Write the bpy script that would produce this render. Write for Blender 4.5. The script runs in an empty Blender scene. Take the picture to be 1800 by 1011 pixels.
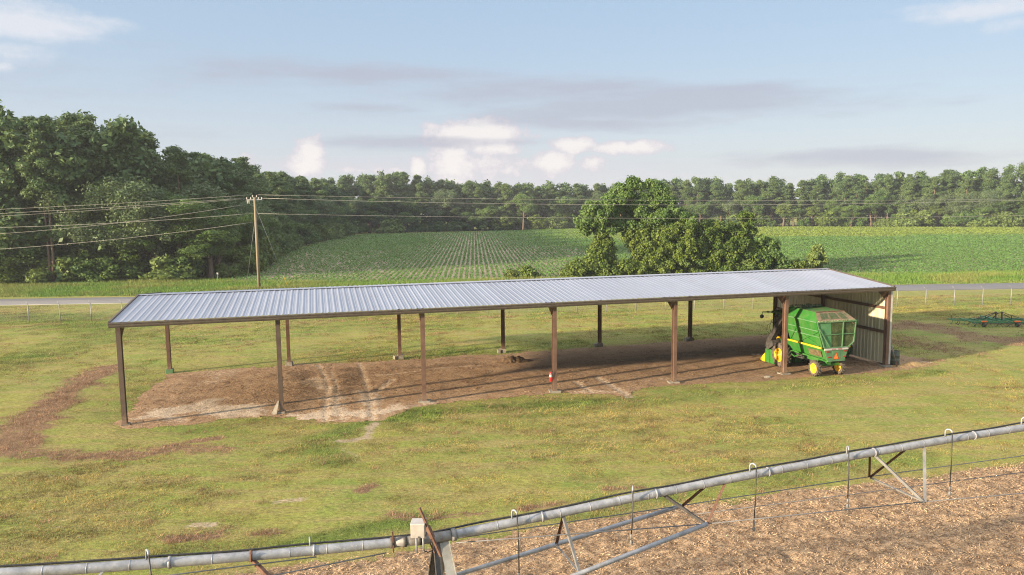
import bpy, math, random
import numpy as np
from mathutils import Vector, Matrix
R = math.radians
rng = np.random.default_rng(7)
random.seed(7)
scene = bpy.context.scene
col = scene.collection

# ------------------------------------------------------------------ survey
# camera solved from the photograph (focal length in photo pixels, pitch, roll) and the shed's own axes
F_PX, PITCH, ROLL = 1324.35, 0.110568, -0.0115063
CAMZ = 10.0
cp, sp, cr, sr = math.cos(PITCH), math.sin(PITCH), math.cos(ROLL), math.sin(ROLL)
SX0, SY0, YAW, BAY, DEP, EAVE = -18.0188, 34.0578, 0.254293, 6.9655, 11.3292, 4.62
LV = np.array([math.cos(YAW), math.sin(YAW), 0.0]); DV = np.array([-math.sin(YAW), math.cos(YAW), 0.0])
SO = np.array([SX0, SY0, 0.0]); CAM = np.array([0, 0, CAMZ])
def ray(px, py):
    a, b = px - 900, py - 505.5
    X = a * cr + b * sr; Y = -a * sr + b * cr
    return np.array([X, F_PX * cp - Y * sp, -F_PX * sp - Y * cp]) / F_PX
def at(px, py, z=0.0):
    r = ray(px, py); return CAM + r * ((z - CAMZ) / r[2])
def atY(px, py, Y):
    r = ray(px, py); return CAM + r * (Y / r[1])
def onplane(px, py, P, n):
    r = ray(px, py); return CAM + r * (((P - CAM) @ n) / (r @ n))
def S(l, d, z=0.0):           # shed coordinates -> world
    return SO + LV * l + DV * d + np.array([0, 0, z])

# ------------------------------------------------------------------ helpers
def tag(o, label=None, cat=None, group=None, kind=None):
    if label: o['label'] = label
    if cat: o['category'] = cat
    if group: o['group'] = group
    if kind: o['kind'] = kind
    return o
def empty(name, loc=(0, 0, 0), rz=0.0, label=None, cat=None, group=None):
    o = bpy.data.objects.new(name, None); col.objects.link(o)
    o.empty_display_size = 0.2
    o.location = Vector([float(v) for v in loc]); o.rotation_euler = (0, 0, rz)
    return tag(o, label, cat, group)
def mesh_arrays(name, V, faces_flat, counts, smooth=False):
    me = bpy.data.meshes.new(name)
    V = np.asarray(V, dtype=np.float32); ff = np.asarray(faces_flat, dtype=np.int32).ravel(); cn = np.asarray(counts, dtype=np.int32)
    me.vertices.add(len(V)); me.vertices.foreach_set('co', V.ravel())
    me.loops.add(len(ff)); me.loops.foreach_set('vertex_index', ff)
    me.polygons.add(len(cn))
    st = np.zeros(len(cn), dtype=np.int32); st[1:] = np.cumsum(cn)[:-1]
    me.polygons.foreach_set('loop_start', st); me.polygons.foreach_set('loop_total', cn)
    if smooth: me.polygons.foreach_set('use_smooth', np.ones(len(cn), dtype=bool))
    me.update(calc_edges=True)
    return me
def add_color(me, name, arr, domain='POINT'):
    a = me.color_attributes.new(name, 'FLOAT_COLOR', domain)
    c = np.ones((len(arr), 4), dtype=np.float32); arr = np.asarray(arr)
    if arr.ndim == 1: c[:, :3] = arr[:, None]
    else: c[:, :arr.shape[1]] = arr
    a.data.foreach_set('color', c.ravel())
def link(name, me, mat, parent=None):
    o = bpy.data.objects.new(name, me); col.objects.link(o)
    if mat is not None and not me.materials: me.materials.append(mat)
    if parent is not None: o.parent = parent
    return o
class MB:
    def __init__(s): s.v = []; s.f = []; s.sm = []
    def add(s, vs, fs, smooth=False):
        n = len(s.v); s.v += [tuple(float(c) for c in v) for v in vs]
        for f in fs: s.f.append([i + n for i in f]); s.sm.append(smooth)
        return s
    def box(s, c, size, M=None):
        x, y, z = [k / 2 for k in size]
        vs = [Vector((a, b, d)) for a in (-x, x) for b in (-y, y) for d in (-z, z)]
        if M is not None: vs = [M @ v for v in vs]
        c = Vector([float(k) for k in c]); vs = [v + c for v in vs]
        return s.add(vs, [(0, 1, 3, 2), (4, 6, 7, 5), (0, 4, 5, 1), (2, 3, 7, 6), (0, 2, 6, 4), (1, 5, 7, 3)])
    def beam(s, p0, p1, w, h, up=(0, 0, 1)):
        p0, p1 = Vector(map(float, p0)), Vector(map(float, p1)); d = (p1 - p0); L = d.length; d.normalize()
        u = Vector(up)
        if abs(d.dot(u)) > .98: u = Vector((1, 0, 0))
        a = d.cross(u).normalized(); b = a.cross(d).normalized()
        M = Matrix((a, d, b)).transposed()
        return s.box((p0 + p1) / 2, (w, L, h), M)
    def tube(s, pts, r, n=8, cap=True, smooth=True):
        pts = [Vector(map(float, p)) for p in pts]
        rs = r if isinstance(r, (list, tuple)) else [r] * len(pts)
        rings = []; pa = None
        for i, p in enumerate(pts):
            d = (pts[min(i + 1, len(pts) - 1)] - pts[max(i - 1, 0)]).normalized()
            if pa is None:
                u = Vector((0, 0, 1)) if abs(d.z) < .9 else Vector((1, 0, 0)); pa = d.cross(u).normalized()
            pa = (pa - d * pa.dot(d)).normalized(); b = d.cross(pa)
            rings.append([p + (pa * math.cos(t) + b * math.sin(t)) * rs[i] for t in [2 * math.pi * k / n for k in range(n)]])
        vs = [v for rg in rings for v in rg]; fs = []
        for i in range(len(pts) - 1):
            for k in range(n):
                fs.append((i * n + k, i * n + (k + 1) % n, (i + 1) * n + (k + 1) % n, (i + 1) * n + k))
        s.add(vs, fs, smooth)
        if cap:
            m = len(s.v) - len(vs)
            s.f.append([m + k for k in range(n)][::-1]); s.sm.append(False)
            s.f.append([m + (len(pts) - 1) * n + k for k in range(n)]); s.sm.append(False)
        return s
    def lathe(s, prof, axis_o, axis, n=24, smooth=True):     # prof: (along, radius)
        ax = Vector(axis).normalized(); u = Vector((0, 0, 1)) if abs(ax.z) < .9 else Vector((1, 0, 0))
        a = ax.cross(u).normalized(); b = ax.cross(a); o = Vector(map(float, axis_o)); vs = []; fs = []
        for (t, r) in prof:
            for k in range(n):
                q = 2 * math.pi * k / n; vs.append(o + ax * t + (a * math.cos(q) + b * math.sin(q)) * r)
        for i in range(len(prof) - 1):
            for k in range(n): fs.append((i * n + k, i * n + (k + 1) % n, (i + 1) * n + (k + 1) % n, (i + 1) * n + k))
        return s.add(vs, fs, smooth)
    def loft(s, sections, closed=True, caps=True, smooth=False):
        n = len(sections[0]); vs = [v for sec in sections for v in sec]; fs = []
        for i in range(len(sections) - 1):
            for k in range(n if closed else n - 1): fs.append((i * n + k, i * n + (k + 1) % n, (i + 1) * n + (k + 1) % n, (i + 1) * n + k))
        if caps: fs.append(tuple(range(n))[::-1]); fs.append(tuple((len(sections) - 1) * n + k for k in range(n)))
        return s.add(vs, fs, smooth)
    def build(s, name, mat, parent=None, bevel=0.0):
        me = mesh_arrays(name, s.v, [i for f in s.f for i in f], [len(f) for f in s.f])
        me.polygons.foreach_set('use_smooth', np.array(s.sm, dtype=bool))
        import bmesh
        bm = bmesh.new(); bm.from_mesh(me); bmesh.ops.recalc_face_normals(bm, faces=bm.faces)
        if bevel: bmesh.ops.bevel(bm, geom=[e for e in bm.edges if e.calc_face_angle(0) > .6], offset=bevel, segments=2, profile=.6, affect='EDGES')
        bm.to_mesh(me); bm.free()
        return link(name, me, mat, parent)

# numpy fractal noise (value noise) for masks and displacement
def _h(ix, iy, seed):
    n = (ix.astype(np.int64) * 374761393 + iy.astype(np.int64) * 668265263 + seed * 974711) & 0x7fffffff
    n = ((n ^ (n >> 13)) * 1274126177) & 0x7fffffff
    return ((n ^ (n >> 16)) & 0xffff) / 65535.0
def vnoise(x, y, seed=0):
    ix, iy = np.floor(x), np.floor(y); fx, fy = x - ix, y - iy
    fx = fx * fx * (3 - 2 * fx); fy = fy * fy * (3 - 2 * fy)
    a, b, c2, d = _h(ix, iy, seed), _h(ix + 1, iy, seed), _h(ix, iy + 1, seed), _h(ix + 1, iy + 1, seed)
    return (a * (1 - fx) + b * fx) * (1 - fy) + (c2 * (1 - fx) + d * fx) * fy
def fbm(x, y, seed=0, oct=4):
    t = 0; amp = .5; tot = 0
    for o in range(oct):
        t = t + amp * vnoise(x * 2 ** o, y * 2 ** o, seed + o * 17); tot += amp; amp *= .5
    return t / tot
def sstep(a, b, x):
    t = np.clip((x - a) / (b - a), 0, 1); return t * t * (3 - 2 * t)
def poly_sd(X, Y, P):       # signed distance to polygon, negative inside
    P = np.asarray(P, dtype=float); d = np.full(X.shape, 1e9); ins = np.zeros(X.shape, bool); n = len(P)
    for i in range(n):
        a, b = P[i], P[(i + 1) % n]; e = b - a
        t = np.clip(((X - a[0]) * e[0] + (Y - a[1]) * e[1]) / (e @ e + 1e-9), 0, 1)
        d = np.minimum(d, np.hypot(X - a[0] - t * e[0], Y - a[1] - t * e[1]))
        c1 = (a[1] > Y) != (b[1] > Y)
        xi = a[0] + (Y - a[1]) / (b[1] - a[1] + 1e-12) * (b[0] - a[0])
        ins ^= c1 & (X < xi)
    return np.where(ins, -d, d)
def line_d(X, Y, P):        # distance to polyline
    P = np.asarray(P, dtype=float); d = np.full(X.shape, 1e9)
    for i in range(len(P) - 1):
        a, b = P[i], P[i + 1]; e = b - a
        t = np.clip(((X - a[0]) * e[0] + (Y - a[1]) * e[1]) / (e @ e + 1e-9), 0, 1)
        d = np.minimum(d, np.hypot(X - a[0] - t * e[0], Y - a[1] - t * e[1]))
    return d
def pxs(*pts): return [at(*p)[:2] for p in pts]

# ------------------------------------------------------------------ materials
class NT:
    def __init__(s, name):
        s.m = bpy.data.materials.new(name); s.m.use_nodes = True; s.t = s.m.node_tree; s.b = s.t.nodes['Principled BSDF']; s.out = s.t.nodes['Material Output']
    def n(s, typ, **kw):
        x = s.t.nodes.new(typ)
        for k, v in kw.items(): setattr(x, k, v)
        return x
    def l(s, a, b): s.t.links.new(a, b)
    def val(s, sock, v):
        if hasattr(v, 'is_linked') or isinstance(v, bpy.types.NodeSocket): s.l(v, sock)
        else: sock.default_value = v
    def coord(s, scale=(1, 1, 1), rot=(0, 0, 0), kind='Object'):
        tc = s.n('ShaderNodeTexCoord'); mp = s.n('ShaderNodeMapping'); s.l(tc.outputs[kind], mp.inputs[0])
        mp.inputs['Scale'].default_value = scale; mp.inputs['Rotation'].default_value = rot
        return mp.outputs[0]
    def noise(s, scale, detail=4, rough=.55, co=None, dist=0.0):
        x = s.n('ShaderNodeTexNoise'); x.inputs['Scale'].default_value = scale; x.inputs['Detail'].default_value = detail
        x.inputs['Roughness'].default_value = rough; x.inputs['Distortion'].default_value = dist
        s.l(co if co is not None else s.coord(), x.inputs['Vector']); return x.outputs['Fac']
    def ramp(s, fac, stops):
        x = s.n('ShaderNodeValToRGB'); e = x.color_ramp.elements
        while len(e) < len(stops): e.new(.5)
        for i, (p, c) in enumerate(stops):
            e[i].position = p; e[i].color = (c, c, c, 1) if isinstance(c, (int, float)) else (*c, 1)
        s.l(fac, x.inputs[0]); return x.outputs[0]
    def mix(s, fac, a, b, mode='MIX'):
        x = s.n('ShaderNodeMix', data_type='RGBA', blend_type=mode)
        s.val(x.inputs[0], fac)
        for i, v in ((6, a), (7, b)):
            if isinstance(v, tuple): v = (*v, 1) if len(v) == 3 else v
            s.val(x.inputs[i], v)
        return x.outputs[2]
    def math(s, op, a, b=0.0, clamp=False):
        x = s.n('ShaderNodeMath', operation=op); x.use_clamp = clamp; s.val(x.inputs[0], a); s.val(x.inputs[1], b); return x.outputs[0]
    def attr(s, name):
        x = s.n('ShaderNodeAttribute'); x.attribute_name = name; return x
    def bump(s, h, strength=.5, dist=.02):
        x = s.n('ShaderNodeBump'); x.inputs['Strength'].default_value = strength; x.inputs['Distance'].default_value = dist
        s.l(h, x.inputs['Height']); s.l(x.outputs[0], s.b.inputs['Normal'])
    def base(s, c):
        if isinstance(c, tuple): s.b.inputs['Base Color'].default_value = (*c, 1)
        else: s.l(c, s.b.inputs['Base Color'])
    def set(s, rough=.7, metal=0.0, spec=.4):
        s.b.inputs['Roughness'].default_value = rough; s.b.inputs['Metallic'].default_value = metal
        s.b.inputs['Specular IOR Level'].default_value = spec
def mottled(name, c1, c2, scale=3, rough=.7, metal=0.0, spec=.4, bump=0.0, bscale=30, lo=.35, hi=.65, stretch=(1, 1, 1)):
    t = NT(name); co = t.coord(scale=stretch); t.base(t.ramp(t.noise(scale, 6, .6, co), [(lo, c1), (hi, c2)])); t.set(rough, metal, spec)
    if bump: t.bump(t.noise(bscale, 3), bump, .01)
    return t.m
M = {}
M['primer'] = mottled('red_brown_steel', (.085, .046, .031), (.13, .072, .049), 2.5, .55, 0, .4, .1, 20)
M['postbrown'] = mottled('brown_post_steel', (.072, .050, .038), (.10, .070, .052), 2.5, .55, 0, .4, .1, 20)
def splashed(m, h=.55):      # mud splashed up from the ground on the lowest part of a post
    nt_ = m.node_tree; b = nt_.nodes['Principled BSDF']; src = b.inputs['Base Color'].links[0].from_socket
    tc = nt_.nodes.new('ShaderNodeTexCoord'); sx_ = nt_.nodes.new('ShaderNodeSeparateXYZ'); nt_.links.new(tc.outputs['Object'], sx_.inputs[0])
    no = nt_.nodes.new('ShaderNodeTexNoise'); no.inputs['Scale'].default_value = 9; nt_.links.new(tc.outputs['Object'], no.inputs['Vector'])
    ad = nt_.nodes.new('ShaderNodeMath'); ad.operation = 'MULTIPLY_ADD'; nt_.links.new(no.outputs['Fac'], ad.inputs[0]); ad.inputs[1].default_value = -1.0; nt_.links.new(sx_.outputs[2], ad.inputs[2])
    mr = nt_.nodes.new('ShaderNodeMapRange'); nt_.links.new(ad.outputs[0], mr.inputs[0]); mr.inputs[1].default_value = -.35; mr.inputs[2].default_value = h - .4; mr.inputs[3].default_value = .8; mr.inputs[4].default_value = 0
    mx = nt_.nodes.new('ShaderNodeMix'); mx.data_type = 'RGBA'; nt_.links.new(mr.outputs[0], mx.inputs[0]); nt_.links.new(src, mx.inputs[6]); mx.inputs[7].default_value = (.20, .14, .095, 1); nt_.links.new(mx.outputs[2], b.inputs['Base Color']); return m
M['postsunlit'] = mottled('sunlit_post_steel', (.115, .066, .044), (.165, .098, .068), 2.5, .55, 0, .4, .1, 20)  # lighter copy of the post brown, sunlit tone put into the colour
M['fascia'] = mottled('brown_trim', (.062, .05, .038), (.095, .076, .058), 4, .6)
M['concrete'] = mottled('concrete', (.15, .135, .11), (.26, .24, .195), 6, .9, 0, .2, .6, 30)
t = NT('galvanised_steel'); co = t.coord(); n1 = t.noise(5, 6, .65, co); n2 = t.noise(16, 4, .7, co); n3 = t.noise(2.2, 6, .7, t.coord(scale=(2.2, 1, .6)))
c = t.mix(t.ramp(n1, [(.35, 0), (.65, 1)]), (.20, .21, .23), (.34, .35, .37)); c = t.mix(t.ramp(n2, [(.58, 0), (.68, .55)]), c, (.47, .47, .46)); c = t.mix(t.ramp(n3, [(.56, 0), (.70, .6)]), c, (.155, .145, .135))
t.base(c); t.set(.5, .3, .5); t.l(t.ramp(n2, [(.35, .4), (.65, .65)]), t.b.inputs['Roughness']); M['galv'] = t.m
M['rust'] = mottled('rusty_steel', (.085, .042, .028), (.15, .085, .058), 8, .8, 0, .3, .3, 40)
M['darksteel'] = mottled('dark_steel', (.035, .033, .032), (.075, .07, .065), 6, .6)
M['rubber'] = mottled('dusty_rubber', (.04, .035, .032), (.14, .115, .088), 6, .9, 0, .2, .4, 40)
M['blackhose'] = mottled('black_hose', (.012, .012, .013), (.03, .03, .03), 10, .5)
M['green'] = mottled('machine_green_paint', (.016, .125, .014), (.036, .185, .026), 2.2, .42, 0, .5, .05, 20)
t = NT('machine_green_paint'); co = t.coord(); n1 = t.noise(1.6, 5, .6, co); n2 = t.noise(3.5, 6, .7, t.coord(scale=(1, 1, .35))); n3 = t.noise(14, 5, .7, co)
c = t.mix(n1, (.016, .120, .014), (.034, .165, .026)); c = t.mix(t.math('MULTIPLY', t.ramp(n2, [(.45, 0), (.72, 1)]), .42), c, (.115, .135, .055)); c = t.mix(t.ramp(n3, [(.62, 0), (.74, .6)]), c, (.10, .085, .045))
t.base(c); t.l(t.ramp(n2, [(.4, .38), (.7, .75)]), t.b.inputs['Roughness']); t.b.inputs['Specular IOR Level'].default_value = .4; M['green'] = t.m
M['palegreen'] = mottled('faded_green_paint', (.06, .155, .065), (.105, .205, .10), 3, .6)
M['yellow'] = mottled('machine_yellow_paint', (.46, .30, .03), (.72, .44, .012), 5, .5, lo=.36, hi=.5)
M['whitepaint'] = mottled('white_paint', (.36, .34, .30), (.48, .46, .42), 4, .5)
M['red'] = mottled('red_paint', (.5, .012, .012), (.65, .02, .02), 6, .35)
M['orange'] = mottled('fluorescent_orange', (.85, .14, .02), (.95, .2, .03), 8, .6)
M['darkred'] = mottled('red_lens', (.22, .02, .015), (.30, .03, .02), 8, .3)
M['impgreen'] = mottled('implement_green_paint', (.02, .12, .045), (.05, .2, .08), 5, .5)
M['rod'] = mottled('dull_zinc_rod', (.10, .10, .105), (.17, .17, .175), 5, .5, .2)
M['strut'] = mottled('weathered_zinc_strut', (.125, .125, .125), (.20, .20, .195), 5, .6, .2)
for k_ in ('postbrown', 'postsunlit', 'primer'): splashed(M[k_])
M['glass'] = NT('tinted_glass').m
g = M['glass'].node_tree.nodes['Principled BSDF']; g.inputs['Base Color'].default_value = (.04, .05, .05, 1); g.inputs['Roughness'].default_value = .08; g.inputs['Alpha'].default_value = .55
# ------------------------------------------------------------------ ground masks (all in metres on the ground)
DIRT_PX = [(186, 748), (225, 756), (300, 750), (420, 736), (490, 735), (560, 742), (670, 742), (745, 713), (860, 702), (985, 692), (1060, 692), (1110, 698),
           (1130, 684), (1195, 677), (1290, 673), (1400, 667), (1500, 660), (1590, 652), (1648, 640), (1625, 630), (1580, 624), (1560, 612), (1440, 588), (1345, 588), (1205, 599), (1050, 609), (890, 621),
           (700, 632), (500, 642), (400, 648), (295, 657), (255, 690), (232, 712)]
DIRT = pxs(*DIRT_PX)
STUB = pxs((150, 1040), (430, 1004), (600, 984), (800, 957), (960, 927), (1150, 897), (1340, 872), (1500, 852), (1640, 836), (1800, 813), (2000, 785)) + [np.array([40., 18.]), np.array([40., -10.]), np.array([-30., -10.]), np.array([-30., 14.])]
ROADN = lambda X: 80.6 + .037 * X      # near edge of the road
ROADW = 5.7
FIELD = [(-38.5, 98.5), (-20, 97.0), (0, 97.0), (30, 97.5), (70, 99.5), (110, 101), (260, 108), (262, 205), (176, 251), (109, 283), (29, 291), (0, 281), (-50, 258), (-54, 235), (-52, 197), (-46, 140), (-40, 108)]
def jit(X, Y, s=1.0, a=1.0, seed=3): return (fbm(X * s, Y * s, seed, 4) - .5) * 2 * a
def masks(X, Y):
    m = {}
    m['dirt'] = poly_sd(X, Y, DIRT) + jit(X, Y, .9, .55, 5) + jit(X, Y, 4, .25, 9)
    m['stub'] = poly_sd(X, Y, STUB) + jit(X, Y, .8, .5, 15) + jit(X, Y, 5, .2, 19)
    br = np.zeros(X.shape)
    for pts, w, s_ in ((((20, 790), (45, 745), (95, 705), (150, 668), (190, 648)), 1.4, 1.0), (((25, 795), (120, 800), (230, 800), (310, 788), (390, 790)), .75, .75), (((1560, 575), (1610, 572), (1680, 585), (1740, 598), (1810, 600)), 2.2, .75),
                     (((1555, 600), (1600, 598), (1660, 612), (1700, 620)), 2.0, .45), (((660, 852), (640, 860)), .4, 1.0), (((340, 776), (385, 772)), .35, 1.), (((1565, 642), (1600, 634), (1650, 634)), .6, .6),
                     (((1070, 860), (1130, 858)), .3, .7), (((300, 580), (420, 575), (600, 563), (900, 556)), 1.2, .28), (((300, 950), (380, 940)), .4, .8), (((450, 940), (480, 935)), .3, .6), (((690, 905), (740, 915), (860, 900)), .3, .7), (((920, 895), (985, 885)), .25, .8)):
        P = pxs(*pts); d = line_d(X, Y, P)
        br = np.maximum(br, s_ * sstep(w * 1.25, w * .25, d + jit(X, Y, 1.3, w * .7, 31)))
    m['brown'] = br
    lt = np.zeros(X.shape)
    for pts, w, s_ in ((((600, 775), (640, 770), (660, 745)), .35, .8), (((1090, 690), (1108, 698)), .35, .8), (((480, 883), (530, 878)), .22, .7), (((330, 925), (380, 922)), .25, .7), (((600, 790), (625, 800)), .25, .5), (((130, 905), (90, 935)), .2, .4)):
        d = line_d(X, Y, pxs(*pts)); lt = np.maximum(lt, s_ * sstep(w * 1.4, w * .2, d + jit(X, Y, 2.5, w * .8, 41)))
    m['light'] = lt
    gr = np.zeros(X.shape)
    for pts, w, s_ in ((((560, 775), (640, 745), (700, 735), (760, 725)), 1.1, .9), (((560, 790), (580, 810)), .8, .7), (((0, 560), (120, 560), (190, 590)), 3.5, .7), (((500, 960), (600, 940), (740, 915)), .6, .9), (((830, 720), (1100, 705), (1300, 690), (1500, 672), (1650, 655)), .9, .7),
                     (((0, 640), (80, 620), (230, 590)), 2.5, .5), (((200, 1000), (400, 965), (620, 945)), .6, .6), (((1000, 905), (1250, 850), (1600, 800)), .8, .55), (((640, 660), (850, 612), (1000, 600)), 2., .35)):
        d = line_d(X, Y, pxs(*pts)); gr = np.maximum(gr, s_ * sstep(w * 1.4, w * .2, d + jit(X, Y, .8, w * .8, 51)))
    m['green'] = gr
    return m
def axis(segs):
    out = [segs[0][0]]
    for a, b, st in segs:
        n = max(1, int(round((b - a) / st))); out += list(a + (b - a) * (np.arange(1, n + 1)) / n)
    return np.array(out)
def grid(xs, ys):
    X, Y = np.meshgrid(xs, ys); nx, ny = len(xs), len(ys)
    i = np.arange((ny - 1) * nx).reshape(ny - 1, nx)[:, :-1].ravel()
    F = np.stack([i, i + 1, i + 1 + nx, i + nx], 1)
    return X, Y, F
xs = axis([(-900, -300, 60), (-300, -100, 10), (-100, -60, 2), (-60, -30, .6), (-30, 40, .22), (40, 80, .6), (80, 130, 2), (130, 330, 10), (330, 930, 60)])
ys = axis([(-300, -20, 28), (-20, 10, 1.5), (10, 16, .5), (16, 60, .22), (60, 98, .5), (98, 130, 3), (130, 330, 10), (330, 930, 60)])
X, Y, F = grid(xs, ys)
mk = masks(X, Y)
und = (fbm(X * .12, Y * .12, 61, 3) - .5) * .10 * sstep(330, 120, np.hypot(X, Y)) + (fbm(X * 1.1, Y * 1.1, 63, 3) - .5) * .05
inside = sstep(.3, -.6, mk['dirt']); und = und * (1 - inside) * sstep(82, 76, Y) * sstep(.2, 1.4, mk['stub'])
Z = und + .015 * 0
me = mesh_arrays('ground', np.stack([X, Y, Z], -1).reshape(-1, 3), F, np.full(len(F), 4), True)
add_color(me, 'mask', np.stack([np.clip(mk['brown'], 0, 1).ravel(), np.clip(mk['light'], 0, 1).ravel(), np.clip(mk['green'], 0, 1).ravel()], -1))
t = NT('mown_grass')
at_ = t.attr('mask'); sep = t.n('ShaderNodeSeparateColor'); t.l(at_.outputs['Color'], sep.inputs[0])
co = t.coord(); cs = t.coord(scale=(.25, 1.6, 1), rot=(0, 0, -YAW + .03))
n1 = t.noise(.22, 5, .6, co); n2 = t.noise(2.2, 6, .65, co); n3 = t.noise(7, 6, .75, t.coord(scale=(.7, 1.3, 1), rot=(0, 0, -YAW))); n4 = t.noise(.9, 5, .6, cs)
c = t.mix(t.ramp(n1, [(.38, 0), (.62, 1)]), (.255, .26, .066), (.165, .22, .048))
c = t.mix(t.math('MULTIPLY', t.ramp(n4, [(.42, 0), (.60, 1)]), .7), c, (.29, .235, .10))
c = t.mix(t.math('MULTIPLY', t.ramp(n2, [(.5, 0), (.72, 1)]), .45), c, (.27, .205, .090))
c = t.mix(t.math('MULTIPLY', t.ramp(t.noise(1.1, 6, .7, t.coord(scale=(.5, 1.3, 1), rot=(0, 0, -YAW))), [(.55, 0), (.72, 1)]), .5), c, (.185, .120, .068))
c = t.mix(t.math('MULTIPLY', sep.outputs[2], .8), c, t.mix(n2, (.095, .155, .030), (.15, .215, .045)))
thr = t.math('ADD', t.math('MULTIPLY', t.math('ADD', t.math('SUBTRACT', n3, .5), t.math('MULTIPLY', t.math('SUBTRACT', t.noise(3.2, 6, .75, t.coord(scale=(.6, 1.6, 1), rot=(0, 0, -.5))), .5), 1.6)), 1.5), t.math('MULTIPLY', sep.outputs[0], .8))
c = t.mix(t.ramp(thr, [(.26, 0), (.6, .95)]), c, t.mix(n2, (.13, .075, .045), (.30, .195, .125)))
thr2 = t.math('ADD', t.math('MULTIPLY', t.math('SUBTRACT', n3, .5), 1.4), sep.outputs[1])
c = t.mix(t.ramp(thr2, [(.35, 0), (.7, 1)]), c, (.36, .29, .20))
c = t.mix(1.0, c, t.ramp(n3, [(.25, .45), (.75, 1.5)]), 'MULTIPLY')
t.base(c); t.set(.95, 0, .1); t.bump(t.math('ADD', n3, t.math('MULTIPLY', n2, 1.5)), .9, .09)
M['ground'] = t.m
tag(link('ground', me, t.m), kind='structure')

# dirt floor under the shed: its own ragged sheet, ruts and crumbs in the mesh
def sheet(name, xs, ys, maskf, zf, mat, attrs=None, kind='structure'):
    X, Y, F = grid(xs, ys); mk_ = maskf(X, Y); keep = (mk_.ravel()[F] < 0).all(1); F = F[keep]
    Z = zf(X, Y, mk_); V = np.stack([X, Y, Z], -1).reshape(-1, 3); used, inv = np.unique(F.ravel(), return_inverse=True)
    me = mesh_arrays(name, V[used], inv, np.full(len(F), 4), True)
    if attrs is not None: add_color(me, 'mask', attrs(X, Y).reshape(-1, 3)[used])
    return tag(link(name, me, mat), kind=kind)
RUTS = [([(572, 742), (572, 715), (577, 680), (570, 660), (560, 642)], .2), ([(600, 742), (592, 700), (590, 672), (582, 655)], .13), ([(655, 740), (650, 700), (642, 670), (632, 640)], .22),
        ([(1012, 672), (1040, 690)], .22), ([(1048, 664), (1110, 698)], .28), ([(540, 668), (575, 668)], .35), ([(660, 662), (770, 648), (845, 643)], .18), ([(690, 668), (660, 690)], .3)]
RUTS = [(pxs(*p), w) for p, w in RUTS]
PALE = [([(300, 725), (350, 715), (430, 725)], 1.3, 1.0), ([(370, 672), (395, 655)], 1.0, .45), ([(545, 732), (610, 728), (680, 722)], 1.1, .9), ([(700, 720), (760, 708)], .4, .6), ([(270, 735), (330, 740)], .5, .5), ([(555, 672), (590, 690), (585, 715)], .9, .75), ([(640, 690), (655, 712)], .7, .75), ([(430, 735), (520, 722)], .35, .4), ([(900, 655), (960, 650)], .5, .3), ([(1140, 670), (1170, 666)], .3, .5), ([(1000, 690), (1100, 690)], .3, .55), ([(1590, 640), (1640, 637)], .4, .5)]
DARK = [([(505, 715), (540, 700), (530, 655)], 1.0, .8), ([(612, 690), (620, 650)], .9, .9), ([(690, 650), (830, 640)], .8, .7), ([(370, 690), (340, 670)], .6, .4), ([(720, 690), (840, 675)], .8, .5), ([(1060, 640), (1330, 610)], 1.4, .7), ([(240, 690), (290, 665)], .5, .6)]
DARK = [(pxs(*p), w, s) for p, w, s in DARK]
PALE = [(pxs(*p), w, s) for p, w, s in PALE]
def dz(X, Y, mk_):
    z = .006 + .05 * sstep(0, -.5, mk_) * (fbm(X * 1.5, Y * 1.5, 71, 4) - .25) + .05 * (fbm(X * 5, Y * 5, 73, 3) - .4) * sstep(0, -.4, mk_)
    for P, w in RUTS:
        d = line_d(X, Y, P); z = z - .03 * sstep(w, w * .3, d) + .025 * sstep(w * .45, 0, np.abs(d - w * 1.15))
    return np.maximum(z, .006)
def dattr(X, Y):
    pale = np.zeros(X.shape)
    for P, w in RUTS:
        d = line_d(X, Y, P) + jit(X, Y, 3, w * .5, 77); pale = np.maximum(pale, .62 * sstep(w * 1.6, w * .4, d))
    for P, w, s_ in PALE:
        d = line_d(X, Y, P) + jit(X, Y, 1.4, w * .9, 79); pale = np.maximum(pale, s_ * sstep(w * 1.4, w * .2, d))
    right_tone = sstep(14, 30, (X - SX0) * LV[0] + (Y - SY0) * LV[1])  # dirt floor turns darker towards its right end
    edge = np.zeros(X.shape)
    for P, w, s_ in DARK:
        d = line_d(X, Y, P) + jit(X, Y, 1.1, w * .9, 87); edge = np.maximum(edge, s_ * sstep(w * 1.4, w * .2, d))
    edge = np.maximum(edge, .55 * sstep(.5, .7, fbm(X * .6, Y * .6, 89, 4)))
    return np.stack([pale, right_tone, edge], -1)
dp = np.array(DIRT)
t = NT('bare_dirt'); sep = t.n('ShaderNodeSeparateColor'); t.l(t.attr('mask').outputs['Color'], sep.inputs[0]); co = t.coord()
n1 = t.noise(.7, 6, .65, co); n2 = t.noise(4, 6, .7, co); n3 = t.noise(22, 4, .7, co)
c = t.mix(t.ramp(n1, [(.35, 0), (.65, 1)]), (.29, .18, .105), (.40, .275, .17))
c = t.mix(t.math('MULTIPLY', sep.outputs[1], .4), c, (.20, .135, .085))
c = t.mix(t.ramp(n2, [(.48, 0), (.7, .8)]), c, (.33, .22, .12))
c = t.mix(t.math('MULTIPLY', t.ramp(n2, [(.3, 1), (.42, 0)]), .6), c, (.115, .075, .048))
thr = t.math('ADD', t.math('MULTIPLY', t.math('SUBTRACT', n2, .5), 2.2), t.math('MULTIPLY', sep.outputs[0], .8))
c = t.mix(t.ramp(thr, [(.28, 0), (.7, .95)]), c, (.54, .44, .33))
thr = t.math('ADD', t.math('MULTIPLY', t.math('SUBTRACT', n2, .5), 1.6), t.math('MULTIPLY', sep.outputs[2], .8))
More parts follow.
